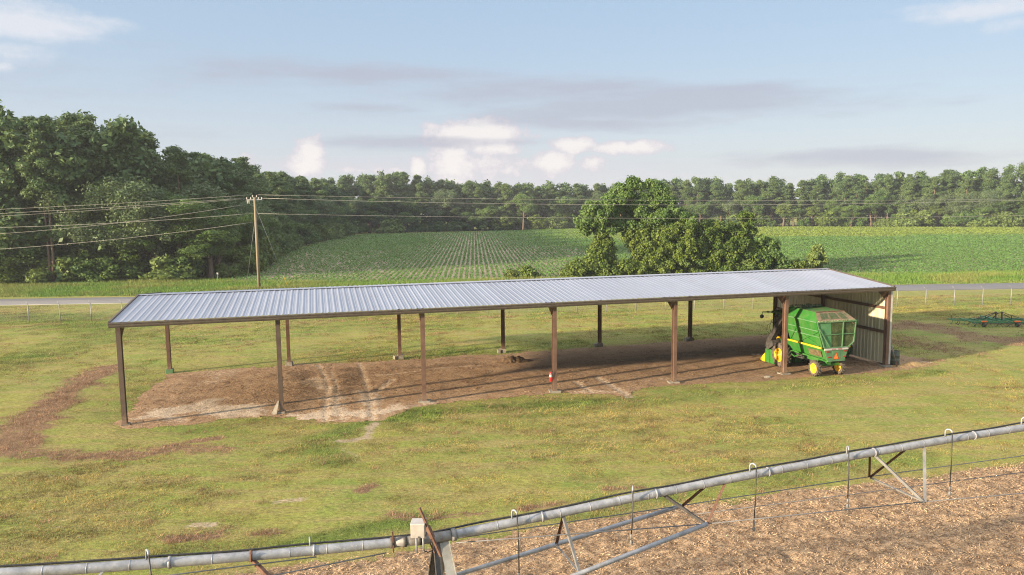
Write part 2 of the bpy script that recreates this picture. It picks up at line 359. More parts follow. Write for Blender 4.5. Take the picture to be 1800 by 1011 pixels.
c = t.mix(t.ramp(thr, [(.3, 0), (.85, .85)]), c, (.10, .066, .040))
c = t.mix(1.0, c, t.ramp(n3, [(.25, .5), (.75, 1.4)]), 'MULTIPLY')
t.base(c); t.set(.95, 0, .1); t.bump(t.math('ADD', n3, t.math('MULTIPLY', n2, 2)), .8, .06)
M['dirt'] = t.m
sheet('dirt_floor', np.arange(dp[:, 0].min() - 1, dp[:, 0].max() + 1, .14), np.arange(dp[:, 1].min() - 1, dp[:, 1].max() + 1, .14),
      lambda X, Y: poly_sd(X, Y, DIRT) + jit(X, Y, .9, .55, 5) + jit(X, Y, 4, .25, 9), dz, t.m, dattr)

# harvested field with dry residue in the near corner
t = NT('dry_residue_soil'); co = t.coord()
n1 = t.noise(.8, 5, .6, co); n2 = t.noise(4, 6, .7, co); n3 = t.noise(20, 5, .7, co)
c = t.mix(t.ramp(n2, [(.40, 0), (.60, 1)]), (.19, .125, .08), (.62, .44, .27)); c = t.mix(t.math('MULTIPLY', n1, .45), c, (.38, .255, .16))
c = t.mix(1.0, c, t.ramp(n3, [(.25, .45), (.75, 1.5)]), 'MULTIPLY'); t.base(c); t.set(.95, 0, .1); t.bump(t.math('ADD', n3, t.math('MULTIPLY', n2, 2)), 1.0, .1)
M['stub'] = t.m
sheet('stubble_field', np.arange(-14, 36, .12), np.arange(9, 34, .12), lambda X, Y: poly_sd(X, Y, STUB) + jit(X, Y, .8, .5, 15) + jit(X, Y, 5, .2, 19),
      lambda X, Y, m_: .012 + sstep(0, -.5, m_) * (.12 * (fbm(X * 2.2, Y * 2.2, 81, 4) - .3) + .10 * np.maximum(fbm(X * 6, Y * 6, 83, 2) - .5, 0)).clip(0), t.m)

# crop field soil, road
t = NT('crop_soil'); co = t.coord(); n1 = t.noise(.15, 4, .6, co); n2 = t.noise(5, 5, .7, co)
c = t.mix(n2, (.24, .18, .125), (.48, .385, .29)); t.base(t.mix(t.ramp(n1, [(.4, 0), (.6, .5)]), c, (.19, .15, .10))); t.set(.95, 0, .1); t.bump(n2, .6, .05)
M['soil'] = t.m
sheet('crop_field', axis([(-56, 120, 1.2), (120, 264, 4)]), axis([(95, 292, 1.2)]), lambda X, Y: poly_sd(X, Y, FIELD) + jit(X, Y, .3, .8, 91),
      lambda X, Y, m_: .02 + .03 * fbm(X * .5, Y * .5, 93, 3), t.m)
t = NT('asphalt'); co = t.coord(scale=(.2, 1, 1)); n1 = t.noise(1.2, 5, .6, co); n2 = t.noise(40, 3, .6)
c = t.mix(n1, (.135, .132, .135), (.19, .185, .19)); c = t.mix(1.0, c, t.ramp(n2, [(.3, .8), (.7, 1.2)]), 'MULTIPLY'); t.base(c); t.set(.9, 0, .3); M['asphalt'] = t.m
m = MB(); st = []
for x in np.linspace(-330, 330, 100):
    y = ROADN(x); st.append([(x, y, -.03), (x, y + .12, .035), (x, y + ROADW / 2, .075), (x, y + ROADW - .12, .035), (x, y + ROADW, -.03)])
m.loft(st, closed=False, caps=False, smooth=True); tag(m.build('road', M['asphalt']), kind='structure')
# ------------------------------------------------------------------ open machinery shed (local axes: l along, d deep, z up)
shed = empty('open_shed', SO, YAW, 'long open-sided machinery shed with a ribbed silver roof on brown steel posts', 'shed')
RIDGE_D, RIDGE_Z, EAVE_Z, L0, L1, D0, D1 = DEP / 2, 5.43, 4.88, -.25, 41.86, -.38, DEP + .38
t = NT('ribbed_galvalume'); co = t.coord(); n1 = t.noise(.5, 4, .6, co); n2 = t.noise(3, 5, .6, t.coord(scale=(3, .4, 1)))
sxx = t.n('ShaderNodeSeparateXYZ'); t.l(co, sxx.inputs[0]); pn = t.n('ShaderNodeTexWhiteNoise', noise_dimensions='1D'); t.l(t.math('FLOOR', t.math('DIVIDE', sxx.outputs[0], .9144)), pn.inputs['W'])
c = t.mix(n1, (.245, .27, .335), (.30, .325, .39)); c = t.mix(1.0, c, t.ramp(pn.outputs['Value'], [(0, .94), (1, 1.05)]), 'MULTIPLY')
c = t.mix(t.math('MULTIPLY', t.ramp(t.noise(2.2, 6, .7, t.coord(scale=(2.5, .25, 1))), [(.52, 0), (.7, 1)]), .35), c, (.20, .19, .185)); t.base(c); t.b.inputs['Metallic'].default_value = .35; t.b.inputs['Specular IOR Level'].default_value = .5
t.l(t.ramp(n2, [(.3, .42), (.7, .58)]), t.b.inputs['Roughness']); t.bump(n1, .08, .05)
M['roof'] = t.m
def slope_z(d): return RIDGE_Z - (RIDGE_Z - EAVE_Z) * abs(d - RIDGE_D) / (RIDGE_D - D0)
prof = [(L0, 0)]; x = L0 + .16
while x < L1 - .1:
    prof += [(x - .06, 0), (x - .022, .02), (x + .022, .02), (x + .06, 0), (x + .112, 0), (x + .122, .006), (x + .142, .006), (x + .152, 0)]
    x += .3048
prof = [p for p in prof if p[0] <= L1] + [(L1, 0)]
m = MB()
m.loft([[(l, d, slope_z(d) + h) for l, h in prof] for d in (D0, RIDGE_D)], closed=False, caps=False)
m.loft([[(l, d, slope_z(d) + h) for l, h in prof] for d in (RIDGE_D, D1)], closed=False, caps=False)
roof = m.build('roof', M['roof'], shed)
m = MB()
m.loft([[(l, RIDGE_D - .2, slope_z(RIDGE_D - .2) + .047), (l, RIDGE_D, RIDGE_Z + .055), (l, RIDGE_D + .2, slope_z(RIDGE_D - .2) + .047)] for l in (L0 - .01, L1 + .01)], closed=False, caps=False)
m.build('ridge_cap', M['roof'], roof)
for l in (L0 - .02, L1 + .02):      # rake trim on the gable ends
    m = MB()
    for a, b in ((D0, RIDGE_D), (RIDGE_D, D1)):
        m.beam((l, a, slope_z(a) - .02), (l, b, slope_z(b) - .02), .09, .17)
    m.build('rake_trim', M['fascia'], roof)
for d in (D0, D1):                  # eave gutters
    s_ = -1 if d < 1 else 1
    m = MB(); pr = [(0, .02), (.13, .02), (.13, -.03), (.105, -.06), (.105, -.13), (.07, -.21), (0, -.21)]
    m.loft([[(l, d + s_ * a, EAVE_Z - .035 + b) for a, b in pr] for l in (L0 - .05, L1 + .04)])
    m.build('gutter', M['fascia'], roof)
def h_post(mb, l, d, z0, z1, fw=.2, dep=.24, tf=.022):
    mb.box((l, d - dep / 2, (z0 + z1) / 2), (fw, tf, z1 - z0)); mb.box((l, d + dep / 2, (z0 + z1) / 2), (fw, tf, z1 - z0))
    mb.box((l, d, (z0 + z1) / 2), (.02, dep - tf - .002, z1 - z0))
for row, d in (('front', 0.0), ('back', DEP)):
    s_ = 1 if d < 1 else -1
    for k in range(7):
        l = k * BAY; big = row == 'back' or k in (2, 3, 4, 5)
        zb = .10 if row == 'front' else .26
        if k == 0 and row == 'front': zb = .08
        m = MB(); h_post(m, l, d, zb, slope_z(d) - .24)
        m.box((l, d, zb + .012), (.3, .34, .024))
        p = m.build('post', (M['postbrown'] if k < 2 else M['postsunlit']) if row == 'front' else M['primer'], shed)
        f = MB(); rr = random.Random(k * 7 + int(d))
        Mz = Matrix.Rotation(rr.uniform(-.25, .25), 3, 'Z')
        sz = (.62, .5, zb + .1) if row == 'front' else (.42, .40, zb + .1)
        if k in (0, 1) and row == 'front': sz = (.4, .36, zb + .1)
        f.box((l + rr.uniform(-.04, .04), d, zb / 2 - .05), sz, Mz)
        if row == 'back' and k > 1: f.box((l - .3, d - .05, zb / 2 - .06), (.2, .36, zb + .05), Matrix.Rotation(rr.uniform(-.3, .3), 3, 'Z'))
        f.build('footing', M['palegreen'] if (k == 0 and row == 'back') else M['concrete'], p, .02)
for k in range(7):                  # tapered rafters: deep haunch at the posts, thin under the ridge
    l = k * BAY; m = MB()
    for sgn in (1, -1):
        d_at = lambda q: RIDGE_D - sgn * (RIDGE_D - q)
        secs = []
        for q, h in ((-.1, .30), (.13, .78), (.9, .34), (3.2, .26), (5.664, .24)):
            dd = d_at(q); zt = slope_z(dd) - .11
            secs.append([(l - .075, dd, zt), (l + .075, dd, zt), (l + .075, dd, zt - h), (l - .075, dd, zt - h)])
        m.loft(secs)
    m.build('rafter', M['primer'], shed)
for d in np.linspace(.25, DEP - .25, 9):   # roof purlins
    if abs(d - RIDGE_D) < .1: d += .15
    m = MB(); m.box(((L0 + L1) / 2, d, slope_z(d) - .062), (L1 - L0 - .1, .06, .09)); m.build('purlin', M['primer'], shed)
# end wall: ribbed, algae-stained panels on the right gable
WL = 6 * BAY + .06
t = NT('stained_wall_panel'); co = t.coord(); st = t.noise(1.0, 5, .65, t.coord(scale=(1, 3.2, .22))); n1 = t.noise(.6, 4, .6, co)
c = t.mix(t.ramp(st, [(.3, 0), (.7, 1)]), (.60, .56, .43), (.33, .34, .21)); c = t.mix(t.ramp(n1, [(.4, 0), (.65, .55)]), c, (.66, .61, .48)); t.base(c); t.set(.6, .1, .3); M['wall'] = t.m
prof = [(-.1, 0)]; x = .1
while x < DEP: prof += [(x - .05, 0), (x - .02, -.035), (x + .02, -.035), (x + .05, 0)]; x += .3048
prof.append((DEP + .1, 0))
m = MB(); m.loft([[(WL + h, d, .14) for d, h in prof], [(WL + h, d, slope_z(d) - .10) for d, h in prof]], closed=False, caps=False)
m.loft([[(WL + .012 + h, d, .14) for d, h in prof], [(WL + .012 + h, d, slope_z(d) - .10) for d, h in prof]], closed=False, caps=False)
wall = m.build('end_wall', M['wall'], shed)
for z in (3.54, 2.09):
    m = MB(); m.box((WL - .075, DEP / 2, z), (.07, DEP - .3, .17)); m.box((WL - .115, DEP / 2, z + .075), (.02, DEP - .3, .03)); m.build('girt', M['primer'], wall)
m = MB(); m.box((WL + .09, -.06, 2.4), (.16, .14, 4.5)); m.build('corner_trim', M['whitepaint'], wall)
m = MB(); h_post(m, WL - .26, RIDGE_D, .1, slope_z(RIDGE_D) - .35, .16, .2); p = m.build('post', M['primer'], shed)
f = MB(); f.box((WL - .26, RIDGE_D, .0), (.4, .4, .2)); f.build('footing', M['concrete'], p, .02)

# ------------------------------------------------------------------ small things in and around the shed
ext = empty('fire_extinguisher', S(3 * BAY - .21, -.05, .62), YAW, 'red fire extinguisher with a white label hanging on the fourth front post', 'fire extinguisher')
MR = NT('extinguisher_red').m; MR.node_tree.nodes['Principled BSDF'].inputs['Base Color'].default_value = (.62, .015, .02, 1); MR.node_tree.nodes['Principled BSDF'].inputs['Roughness'].default_value = .35
m = MB(); m.lathe([(0, .0), (0, .075), (.02, .085), (.42, .085), (.48, .06), (.5, .03), (.5, 0)], (0, 0, 0), (0, 0, 1), 20); m.build('cylinder', MR, ext)
m = MB(); m.lathe([(.23, .0868), (.36, .0868)], (0, 0, 0), (0, 0, 1), 20); m.build('paper_label', M['whitepaint'], ext)
m = MB(); m.tube([(0, 0, .5), (0, 0, .55)], .025); m.beam((0, 0, .56), (-.12, -.02, .60), .03, .02); m.beam((0, 0, .54), (-.11, -.02, .54), .025, .015); m.build('valve_handle', M['darksteel'], ext)
m = MB(); m.tube([(0, -.03, .54), (.05, -.12, .5), (.02, -.11, .3), (0, -.1, .12)], .014); m.build('hose', M['blackhose'], ext)
m = MB(); m.box((.098, 0, .36), (.02, .08, .3)); m.build('bracket', M['darksteel'], ext)

# pale board leaning on second post
m = MB(); a = Vector(S(BAY - .33, -.16, .01)); b = Vector(S(BAY - .13, -.10, .66))
m.loft([[a + Vector((-.17, -.02, 0)), a + Vector((.12, -.06, 0)), a + Vector((.14, .02, 0)), a + Vector((-.15, .06, 0))], [b + Vector((-.03, -.02, 0)), b + Vector((.04, -.03, 0)), b + Vector((.04, .01, 0)), b + Vector((-.03, .02, 0))]])
tag(m.build('leaning_board', M['concrete']), 'pale wedge-shaped board leaning at the foot of the second front post', 'board')

def rock_mesh(name, r, mat, seed, sq=(1, 1, .6), n=14):
    V = []; F = []; rr = np.random.default_rng(seed)
    for i in range(n + 1):
        for k in range(2 * n):
            th, ph = math.pi * i / n, math.pi * k / n
            x, y, z = math.sin(th) * math.cos(ph), math.sin(th) * math.sin(ph), math.cos(th)
            f = .7 + .6 * float(fbm(np.array([x * 1.7 + 9 + z * 2]), np.array([y * 1.7 + seed + z]), seed, 4)[0])
            V.append((x * r * f * sq[0], y * r * f * sq[1], z * r * f * sq[2]))
    for i in range(n):
        for k in range(2 * n): F.append((i * 2 * n + k, i * 2 * n + (k + 1) % (2 * n), (i + 1) * 2 * n + (k + 1) % (2 * n), (i + 1) * 2 * n + k))
    me = mesh_arrays(name, V, F, [4] * len(F), False); return me
# dirt pile: a heap with clods
pc = at(905, 636); n = 46; V = []; hx = np.linspace(-1.7, 1.7, n); hy = np.linspace(-1.0, 1.0, n); Xp, Yp, Fp = grid(hx, hy)
Zp = .42 * np.exp(-((Xp + .35) / .75) ** 2 - (Yp / .45) ** 2) + .26 * np.exp(-((Xp - .55) / .7) ** 2 - ((Yp + .1) / .4) ** 2)
Zp = Zp * (.45 + 1.1 * fbm(Xp * 3, Yp * 3, 201, 4)) + .12 * np.maximum(fbm(Xp * 7, Yp * 7, 203, 2) - .5, 0) * (Zp > .04) * 2 - .02
me = mesh_arrays('dirt_pile', np.stack([Xp, Yp, Zp], -1).reshape(-1, 3), Fp, np.full(len(Fp), 4), False)
t = NT('loose_soil'); n2 = t.noise(6, 5, .7); t.base(t.ramp(n2, [(.35, (.085, .055, .035)), (.65, (.17, .115, .07))])); t.set(.95, 0, .1); t.bump(n2, .8, .05); M['loose'] = t.m
o = link('dirt_pile', me, t.m); o.scale = (.8, .8, .72); o.location = Vector(pc); o.rotation_euler.z = YAW; tag(o, 'low heap of loose brown dirt clods by a back post', 'dirt pile')
# straw heap at the right end of the dirt
pc = at(1598, 642); Xp, Yp, Fp = grid(np.linspace(-2.4, 2.4, 60), np.linspace(-1.0, 1.0, 36))
Zp = (.16 * np.exp(-((Xp - .2) / 1.2) ** 2 - (Yp / .42) ** 2)) * (.3 + 1.4 * fbm(Xp * 3, Yp * 3, 211, 4)) - .012
me = mesh_arrays('straw_heap', np.stack([Xp, Yp, Zp], -1).reshape(-1, 3), Fp, np.full(len(Fp), 4), False)
t = NT('straw_litter'); n2 = t.noise(5, 6, .7); t.base(t.ramp(n2, [(.35, (.17, .10, .055)), (.6, (.34, .24, .11)), (.72, (.42, .33, .17))])); t.set(.95, 0, .1); t.bump(n2, .8, .05)
o = link('straw_heap', me, t.m); o.location = Vector(pc); o.rotation_euler.z = YAW - .02; tag(o, 'low spread heap of yellow straw and dirt beyond the walled end', 'straw heap')
for nm, p, r, lab, mat in (('broken_block', (1349, 664), .17, 'pale broken concrete block lying on the dirt before the sixth front post', 'concrete'), ('stone', (1324, 624), .13, 'small grey stone on the dark dirt left of the yellow divider point', 'concrete'), ('stone', (1333, 624), .11, 'small pale stone nearest the tip of the yellow divider point', 'concrete'), ('dirt_clod', (1258, 623), .1, 'small brown clod between the fifth and sixth front posts', 'loose')):
    o = link(nm, rock_mesh(nm, r, None, int(p[0]), (1.3, .8, .55), 8), M[mat]); o.location = Vector(at(*p)) + Vector((0, 0, r * .2)); tag(o, lab, nm.replace('_', ' '))
# drum and scrap at the outer corner of the wall
dr = empty('steel_drum', S(WL + .78, .22, 0), YAW, 'dark green steel drum standing outside the walled corner of the shed', 'drum')
m = MB(); m.lathe([(0.02, 0), (.02, .27), (.05, .285), (.29, .28), (.31, .295), (.33, .28), (.57, .28), (.59, .295), (.61, .28), (.86, .285), (.88, .275), (.85, .262), (.4, .26), (.4, 0)], (0, 0, 0), (0, 0, 1), 28)
m.build('barrel_body', mottled('green_drum', (.045, .06, .045), (.10, .115, .085), 5, .6), dr)
m = MB(); rr = random.Random(4)
for i in range(5): m.tube([(rr.uniform(-.12, .12), rr.uniform(-.12, .12), .42), (rr.uniform(-.3, .0), rr.uniform(-.1, .2), rr.uniform(.95, 1.2))], .018, 6)
tag(m.build('scrap_pipe', M['galv']), 'pale bent pipes sticking out of the dark green drum', 'scrap pipes'); o = bpy.data.objects['scrap_pipe']; o.location = Vector(S(WL + .78, .22, 0)); o.rotation_euler.z = YAW
m = MB(); m.lathe([(0.0, .22), (0, .30), (.2, .34), (.5, .36), (.8, .33), (.98, .28), (.98, .2), (.5, .2), (0.0, .22)], (0, 0, .0), (0, 0, 1), 20)
o = tag(m.build('trash_can', M['darksteel']), 'black open can standing behind the dark green drum', 'can'); o.location = Vector(S(WL + .48, .75, 0))
sh = empty('shovel', S(WL + .42, -.12, 0), YAW, 'rusty long-handled shovel leaning on the white corner trim', 'shovel')
m = MB(); m.tube([(.06, -.14, .3), (-.18, .03, 1.25)], .02, 8); m.build('handle', mottled('old_wood', (.16, .11, .07), (.26, .19, .12), 8, .8), sh)
m = MB(); m.loft([[(.0, -.17, .32), (.12, -.15, .32), (.12, -.135, .32), (0, -.155, .32)], [(-.03, -.2, .18), (.17, -.17, .18), (.17, -.155, .18), (-.03, -.185, .18)], [(.06, -.22, .0), (.1, -.21, .0), (.1, -.195, .0), (.06, -.205, .0)]]); m.build('blade', M['rust'], sh)
# ------------------------------------------------------------------ green cotton picker, parked tail out (local: x right, y forward, z up)
pk = empty('cotton_picker', S(37.03, 0, 0), YAW, 'green cotton picker with yellow wheels and tall basket under the walled shed end', 'cotton picker')
def panel(mb, pts, th=.03):     # a thick panel from a planar polygon
    P = [Vector(p) for p in pts]; n = (P[1] - P[0]).cross(P[2] - P[0]).normalized() * th
    k = len(P); mb.add(P + [p - n for p in P], [tuple(range(k)), tuple(range(2 * k - 1, k - 1, -1))] + [(i, i + k, (i + 1) % k + k, (i + 1) % k) for i in range(k)])
# lower body: engine bay behind, narrower belly
m = MB()
def sec(y, wt, wb, zt, zb): return [(-wt, y, zt), (wt, y, zt), (wb, y, zb), (-wb, y, zb)]
m.loft([sec(-1.6, .76, .53, 1.66, 1.0), sec(-.6, .86, .6, 1.68, .98), sec(.6, .9, .66, 1.68, 1.0), sec(2.4, .86, .7, 1.66, .95)])
m.box((0, .9, .86), (.9, 3.2, .2)); m.beam((-.8, -.9, .62), (.8, -.9, .62), .14, .16); m.beam((0, -.9, .95), (0, -.9, .6), .3, .3)
m.beam((-1.2, 1.85, .74), (1.2, 1.85, .74), .22, .24)
body = m.build('body', M['green'], pk, .015)
m = MB(); panel(m, [(-.77, -1.605, 1.60), (.79, -1.605, 1.60), (.56, -1.605, 1.0), (-.54, -1.605, 1.0)], .03); m.beam((-.56, -1.63, .99), (.58, -1.63, .99), .07, .05)
rp = m.build('rear_panel', M['palegreen'], pk, .006)
m = MB(); m.box((.0, -1.64, 1.31), (.52, .012, .5)); m.build('access_door', mottled('dull_green', (.07, .15, .07), (.10, .20, .10), 5, .6), rp)
m = MB(); m.box((0.0, -1.655, 1.665), (1.54, .05, .10)); strip = m.build('name_strip', M['whitepaint'], pk, .004)
for word, x0 in (('JOHN', -.17), ('DEERE', .21)):
    cu = bpy.data.curves.new('rear_lettering', 'FONT'); cu.body = word; cu.size = .105; cu.align_x = 'CENTER'; cu.align_y = 'CENTER'; cu.extrude = .002
    ob = bpy.data.objects.new('rear_lettering', cu); me = bpy.data.meshes.new_from_object(ob); bpy.data.objects.remove(ob)
    o = link('lettering', me, M['darkred'], strip); o.location = (x0, -1.684, 1.665); o.rotation_euler = (R(90), 0, 0)
m = MB(); panel(m, [(-.21, -1.648, 1.08), (.21, -1.648, 1.08), (.0, -1.648, 1.50)], .008); tri = m.build('slow_vehicle_triangle', M['darkred'], pk)
m = MB(); panel(m, [(-.155, -1.658, 1.113), (.155, -1.658, 1.113), (.0, -1.658, 1.42)], .008); m.build('orange_center', M['orange'], tri)
for x, z in ((-.55, 1.53), (.6, 1.53), (-.45, 1.22), (.55, 1.22)):
    m = MB(); m.box((x, -1.65, z), (.17, .05, .065)); m.build('tail_lamp', M['darkred'], pk, .008)
# side screens and lower guard rails
for sx in (-1, 1):
    m = MB(); panel(m, [(sx * .80, -1.35, 1.55), (sx * .90, -.35, 1.55), (sx * .76, -.35, 1.18), (sx * .67, -1.35, 1.18)][::sx], .012)
    m.build('grille', mottled('dusty_screen', (.07, .05, .03), (.15, .12, .05), 6, .9, bump=.6, bscale=90), pk)
    m = MB(); m.tube([(sx * .93, -1.58, 1.74), (sx * .97, -.5, 1.75), (sx * .97, 1.0, 1.74), (sx * .97, 2.55, 1.70)], .055, 10); m.lathe([(-.08, .03), (-.08, .1), (.12, .1), (.12, .03)], (sx * .97, 2.6, 1.7), (0, 1, 0), 14)
    m.build('yellow_rail', M['yellow'], pk)
    m = MB(); m.beam((sx * .72, -1.55, 1.04), (sx * .88, .9, 1.12), .05, .07); m.beam((sx * .9, .9, 1.14), (sx * .9, 2.2, .9), .05, .05); m.beam((sx * .88, .2, 1.1), (sx * .88, .9, .80), .05, .05); m.beam((sx * .88, .9, .80), (sx * .9, 1.3, .95), .05, .05); m.build('guard_rail', M['green'], pk)
m = MB()
for x, y, z, s_ in ((0, .2, .75, (.5, 1.0, .3)), (-.4, 1.0, .8, (.25, .7, .25)), (.35, .6, .7, (.3, .5, .3))): m.box((x, y, z), s_)
m.build('drivetrain', M['darksteel'], pk, .02)
# basket
YB, YF = -1.6, 1.42
m = MB()
for sx in (-1, 1):
    lo_r, lo_f = (sx * .80, -1.52, 1.72), (sx * .82, YF, 1.76)
    mid_r, mid_f = (sx * 1.30, -1.62, 3.24), (sx * 1.33, YF, 3.24)
    w_r, w_f = (sx * 1.12, -1.57, 2.72), (sx * 1.15, YF, 2.72)
    top_r, top_f = (sx * .93, -1.0, 3.69), (sx * .93, YF, 3.72)
    panel(m, [lo_r, lo_f, w_f, w_r][::sx], .03); panel(m, [w_r, w_f, mid_f, mid_r][::sx], .03); panel(m, [mid_r, mid_f, top_f, top_r][::sx], .03)
panel(m, [(-.82, YF, 1.76), (.82, YF, 1.76), (1.33, YF, 3.24), (.93, YF, 3.72), (-.93, YF, 3.72), (-1.33, YF, 3.24)], .03)
panel(m, [(-.8, YB + .08, 1.74), (-.82, YF, 1.76), (.82, YF, 1.76), (.8, YB + .08, 1.74)], .03)
basket = m.build('basket', M['green'], pk)
m = MB()
panel(m, [(-.93, -1.0, 3.70), (.93, -1.0, 3.70), (.93, YF, 3.73), (-.93, YF, 3.73)], .03)
lid = m.build('basket_roof', mottled('leaf_littered_roof', (.05, .17, .04), (.13, .17, .07), 2.4, .7, lo=.45, hi=.6), basket)
m = MB(); panel(m, [(-1.29, -1.62, 3.26), (1.25, -1.62, 3.26), (.92, -1.0, 3.69), (-.92, -1.0, 3.69)], .03); rr_ = m.build('rear_roof_slope', mottled('rusted_roof', (.07, .085, .035), (.24, .14, .10), 5, .85), basket)
for x0, x1 in ((-.95, -.45), (-.28, .28), (.45, .85)):
    m = MB(); q = lambda x, u: (x * (1 - .26 * u), -1.62 + .62 * u, 3.275 + .43 * u)
    panel(m, [q(x0, .22), q(x1, .22), q(x1, .85), q(x0, .85)], .01); m.build('screen_opening', mottled('leafy_screen', (.03, .045, .02), (.08, .10, .04), 8, .9), rr_)
m = MB(); m.beam((.1, -.9, 3.80), (1.1, -1.66, 3.05), .04, .04); m.beam((-.93, -1.0, 3.72), (.93, -1.0, 3.72), .04, .05); m.build('rusty_bar', M['rust'], basket)
m = MB(); rq = random.Random(5)
for i in range(70): m.box((rq.uniform(-.9, .9), rq.uniform(.9, 1.5), 3.75 + rq.uniform(0, .07)), (rq.uniform(.04, .14), rq.uniform(.04, .14), rq.uniform(.03, .09)), Matrix.Rotation(rq.uniform(0, 3), 3, 'Z'))
m.build('leaf_litter', mottled('dry_leaves', (.06, .12, .03), (.3, .3, .2), 12, .9), basket); m = MB()
for i in range(150): m.box((-1.2 + 2.35 * i / 149 + rq.uniform(-.03, .03), -1.63 - rq.uniform(0, .03), 3.25 + rq.uniform(-.02, .05)), (rq.uniform(.03, .09), rq.uniform(.03, .07), rq.uniform(.02, .06)), Matrix.Rotation(rq.uniform(0, 3), 3, 'Z'))
m.build('leaf_litter', mottled('dry_leaves', (.06, .12, .03), (.3, .3, .2), 12, .9), basket)
# rear face: frame, pale panel on the left, wire screens
m = MB()
zr = lambda x: None
fr = [(-1.3, 3.22), (1.24, 3.22)], [(1.24, 3.22), (1.14, 2.03)], [(1.14, 2.03), (.80, 1.76)], [(-.78, 1.76), (.80, 1.76)], [(-.78, 1.76), (-1.3, 3.22)], [(.42, 3.22), (.38, 1.76)], [(-1.06, 2.5), (1.18, 2.5)]
for i, ((a, b), (c_, d_)) in enumerate(fr): m.beam((a, -1.63, b), (c_, -1.63, d_), .05 if i < 6 else .035, .11 if i == 0 else .06, (0, 1, 0))
m.beam((-1.15, -1.67, 2.85), (-.42, -1.66, 1.76), .05, .04, (0, 1, 0)); m.build('rear_frame', M['palegreen'], basket)
m = MB(); panel(m, [(-1.27, -1.6, 3.2), (-.38, -1.6, 3.2), (-.30, -1.6, 1.77), (-.78, -1.6, 1.77)], .02); m.build('rear_side_panel', mottled('grey_green_panel', (.05, .165, .06), (.085, .215, .095), 2.5, .6), basket)
t = NT('wire_screen'); nn = t.noise(4, 5, .6); t.base(t.ramp(nn, [(.4, (.045, .07, .03)), (.65, (.11, .13, .055))])); t.set(.9, 0, .1)
wv = t.n('ShaderNodeTexWave'); wv.inputs['Scale'].default_value = 24; t.l(t.coord(), wv.inputs[0]); t.l(t.ramp(wv.outputs['Fac'], [(.3, .9), (.7, .55)]), t.b.inputs['Alpha'])
for pts in ([(-.38, 3.2), (.42, 3.2), (.38, 1.77), (-.30, 1.77)], [(.42, 3.2), (1.22, 3.2), (1.12, 2.04), (.8, 1.77), (.38, 1.77)]):
    m = MB(); panel(m, [(x, -1.6, z) for x, z in pts], .012); m.build('wire_screen', t.m, basket)
# side ribs and braces
for sx in (-1, 1):
    on = lambda y, z: (sx * (.80 + (z - 1.72) * .335 + .03), y, z)
    m = MB()
    for z in (2.72, 2.36): m.beam(on(YB, z), on(YF, z), .04, .05)
    m.beam((sx * 1.335, YB, 3.24), (sx * 1.355, YF, 3.24), .05, .05); m.build('side_rib', M['palegreen'], basket)
    m = MB(); m.beam(on(-1.5, 2.66), on(.5, 1.82), .04, .05); m.beam(on(-1.3, 1.82), on(.3, 2.40), .04, .05); m.beam(on(.5, 2.6), on(1.3, 1.85), .04, .05); m.beam(on(-1.55, 1.76), on(-1.6, 3.2), .05, .06); m.build('brace', M['green'], basket)
# wheels
def wheel(name, x, y, R_, w, rr, parent, sx, lugs):
    w_ = empty(name, (x, y, R_), 0); w_.parent = parent
    m = MB(); m.lathe([(-w / 2 + .03, rr), (-w / 2, rr + .04), (-w / 2 + .01, R_ * .86), (-w / 2 + .06, R_ - .035), (0, R_ - .02), (w / 2 - .06, R_ - .035), (w / 2 - .01, R_ * .86), (w / 2, rr + .04), (w / 2 - .03, rr), (-w / 2 + .03, rr)], (0, 0, 0), (1, 0, 0), 36)
    for i in range(lugs):
        for h in (-1, 1):
            q = 2 * math.pi * (i + (.5 if h > 0 else 0)) / lugs; q2 = q + .22
            a = (h * w * .46, math.cos(q) * (R_ - .03), math.sin(q) * (R_ - .03)); b = (0, math.cos(q2) * (R_ - .01), math.sin(q2) * (R_ - .01))
            m.beam(a, b, .05, .05, (0, math.cos(q), math.sin(q)))
    m.build('tyre', M['rubber'], w_)
    m = MB(); o = sx * (w / 2 - .03); i_ = -sx
    m.lathe([(o, rr + .005), (o + .015 * sx, rr - .02), (o + i_ * .06, rr - .05), (o + i_ * .1, rr * .62), (o + i_ * .03, rr * .5), (o + i_ * .03, rr * .2), (o + sx * .03, rr * .18), (o + sx * .03, 0)], (0, 0, 0), (1, 0, 0), 30)
    m.lathe([(-o, rr + .005), (-o + .05 * sx, rr - .05), (o + i_ * .1, rr * .62)], (0, 0, 0), (1, 0, 0), 30)
    for k in range(8):
        q = 2 * math.pi * k / 8; m.tube([(o + i_ * .03, math.cos(q) * rr * .34, math.sin(q) * rr * .34), (o, math.cos(q) * rr * .34, math.sin(q) * rr * .34)], .018, 6)
    m.build('rim', M['yellow'], w_)
for sx in (-1, 1):
    wheel('rear_wheel', sx * .80, -.9, .46, .28, .285, pk, sx, 16)
    wheel('front_wheel', sx * 1.15, 1.85, .74, .44, .42, pk, sx, 20)
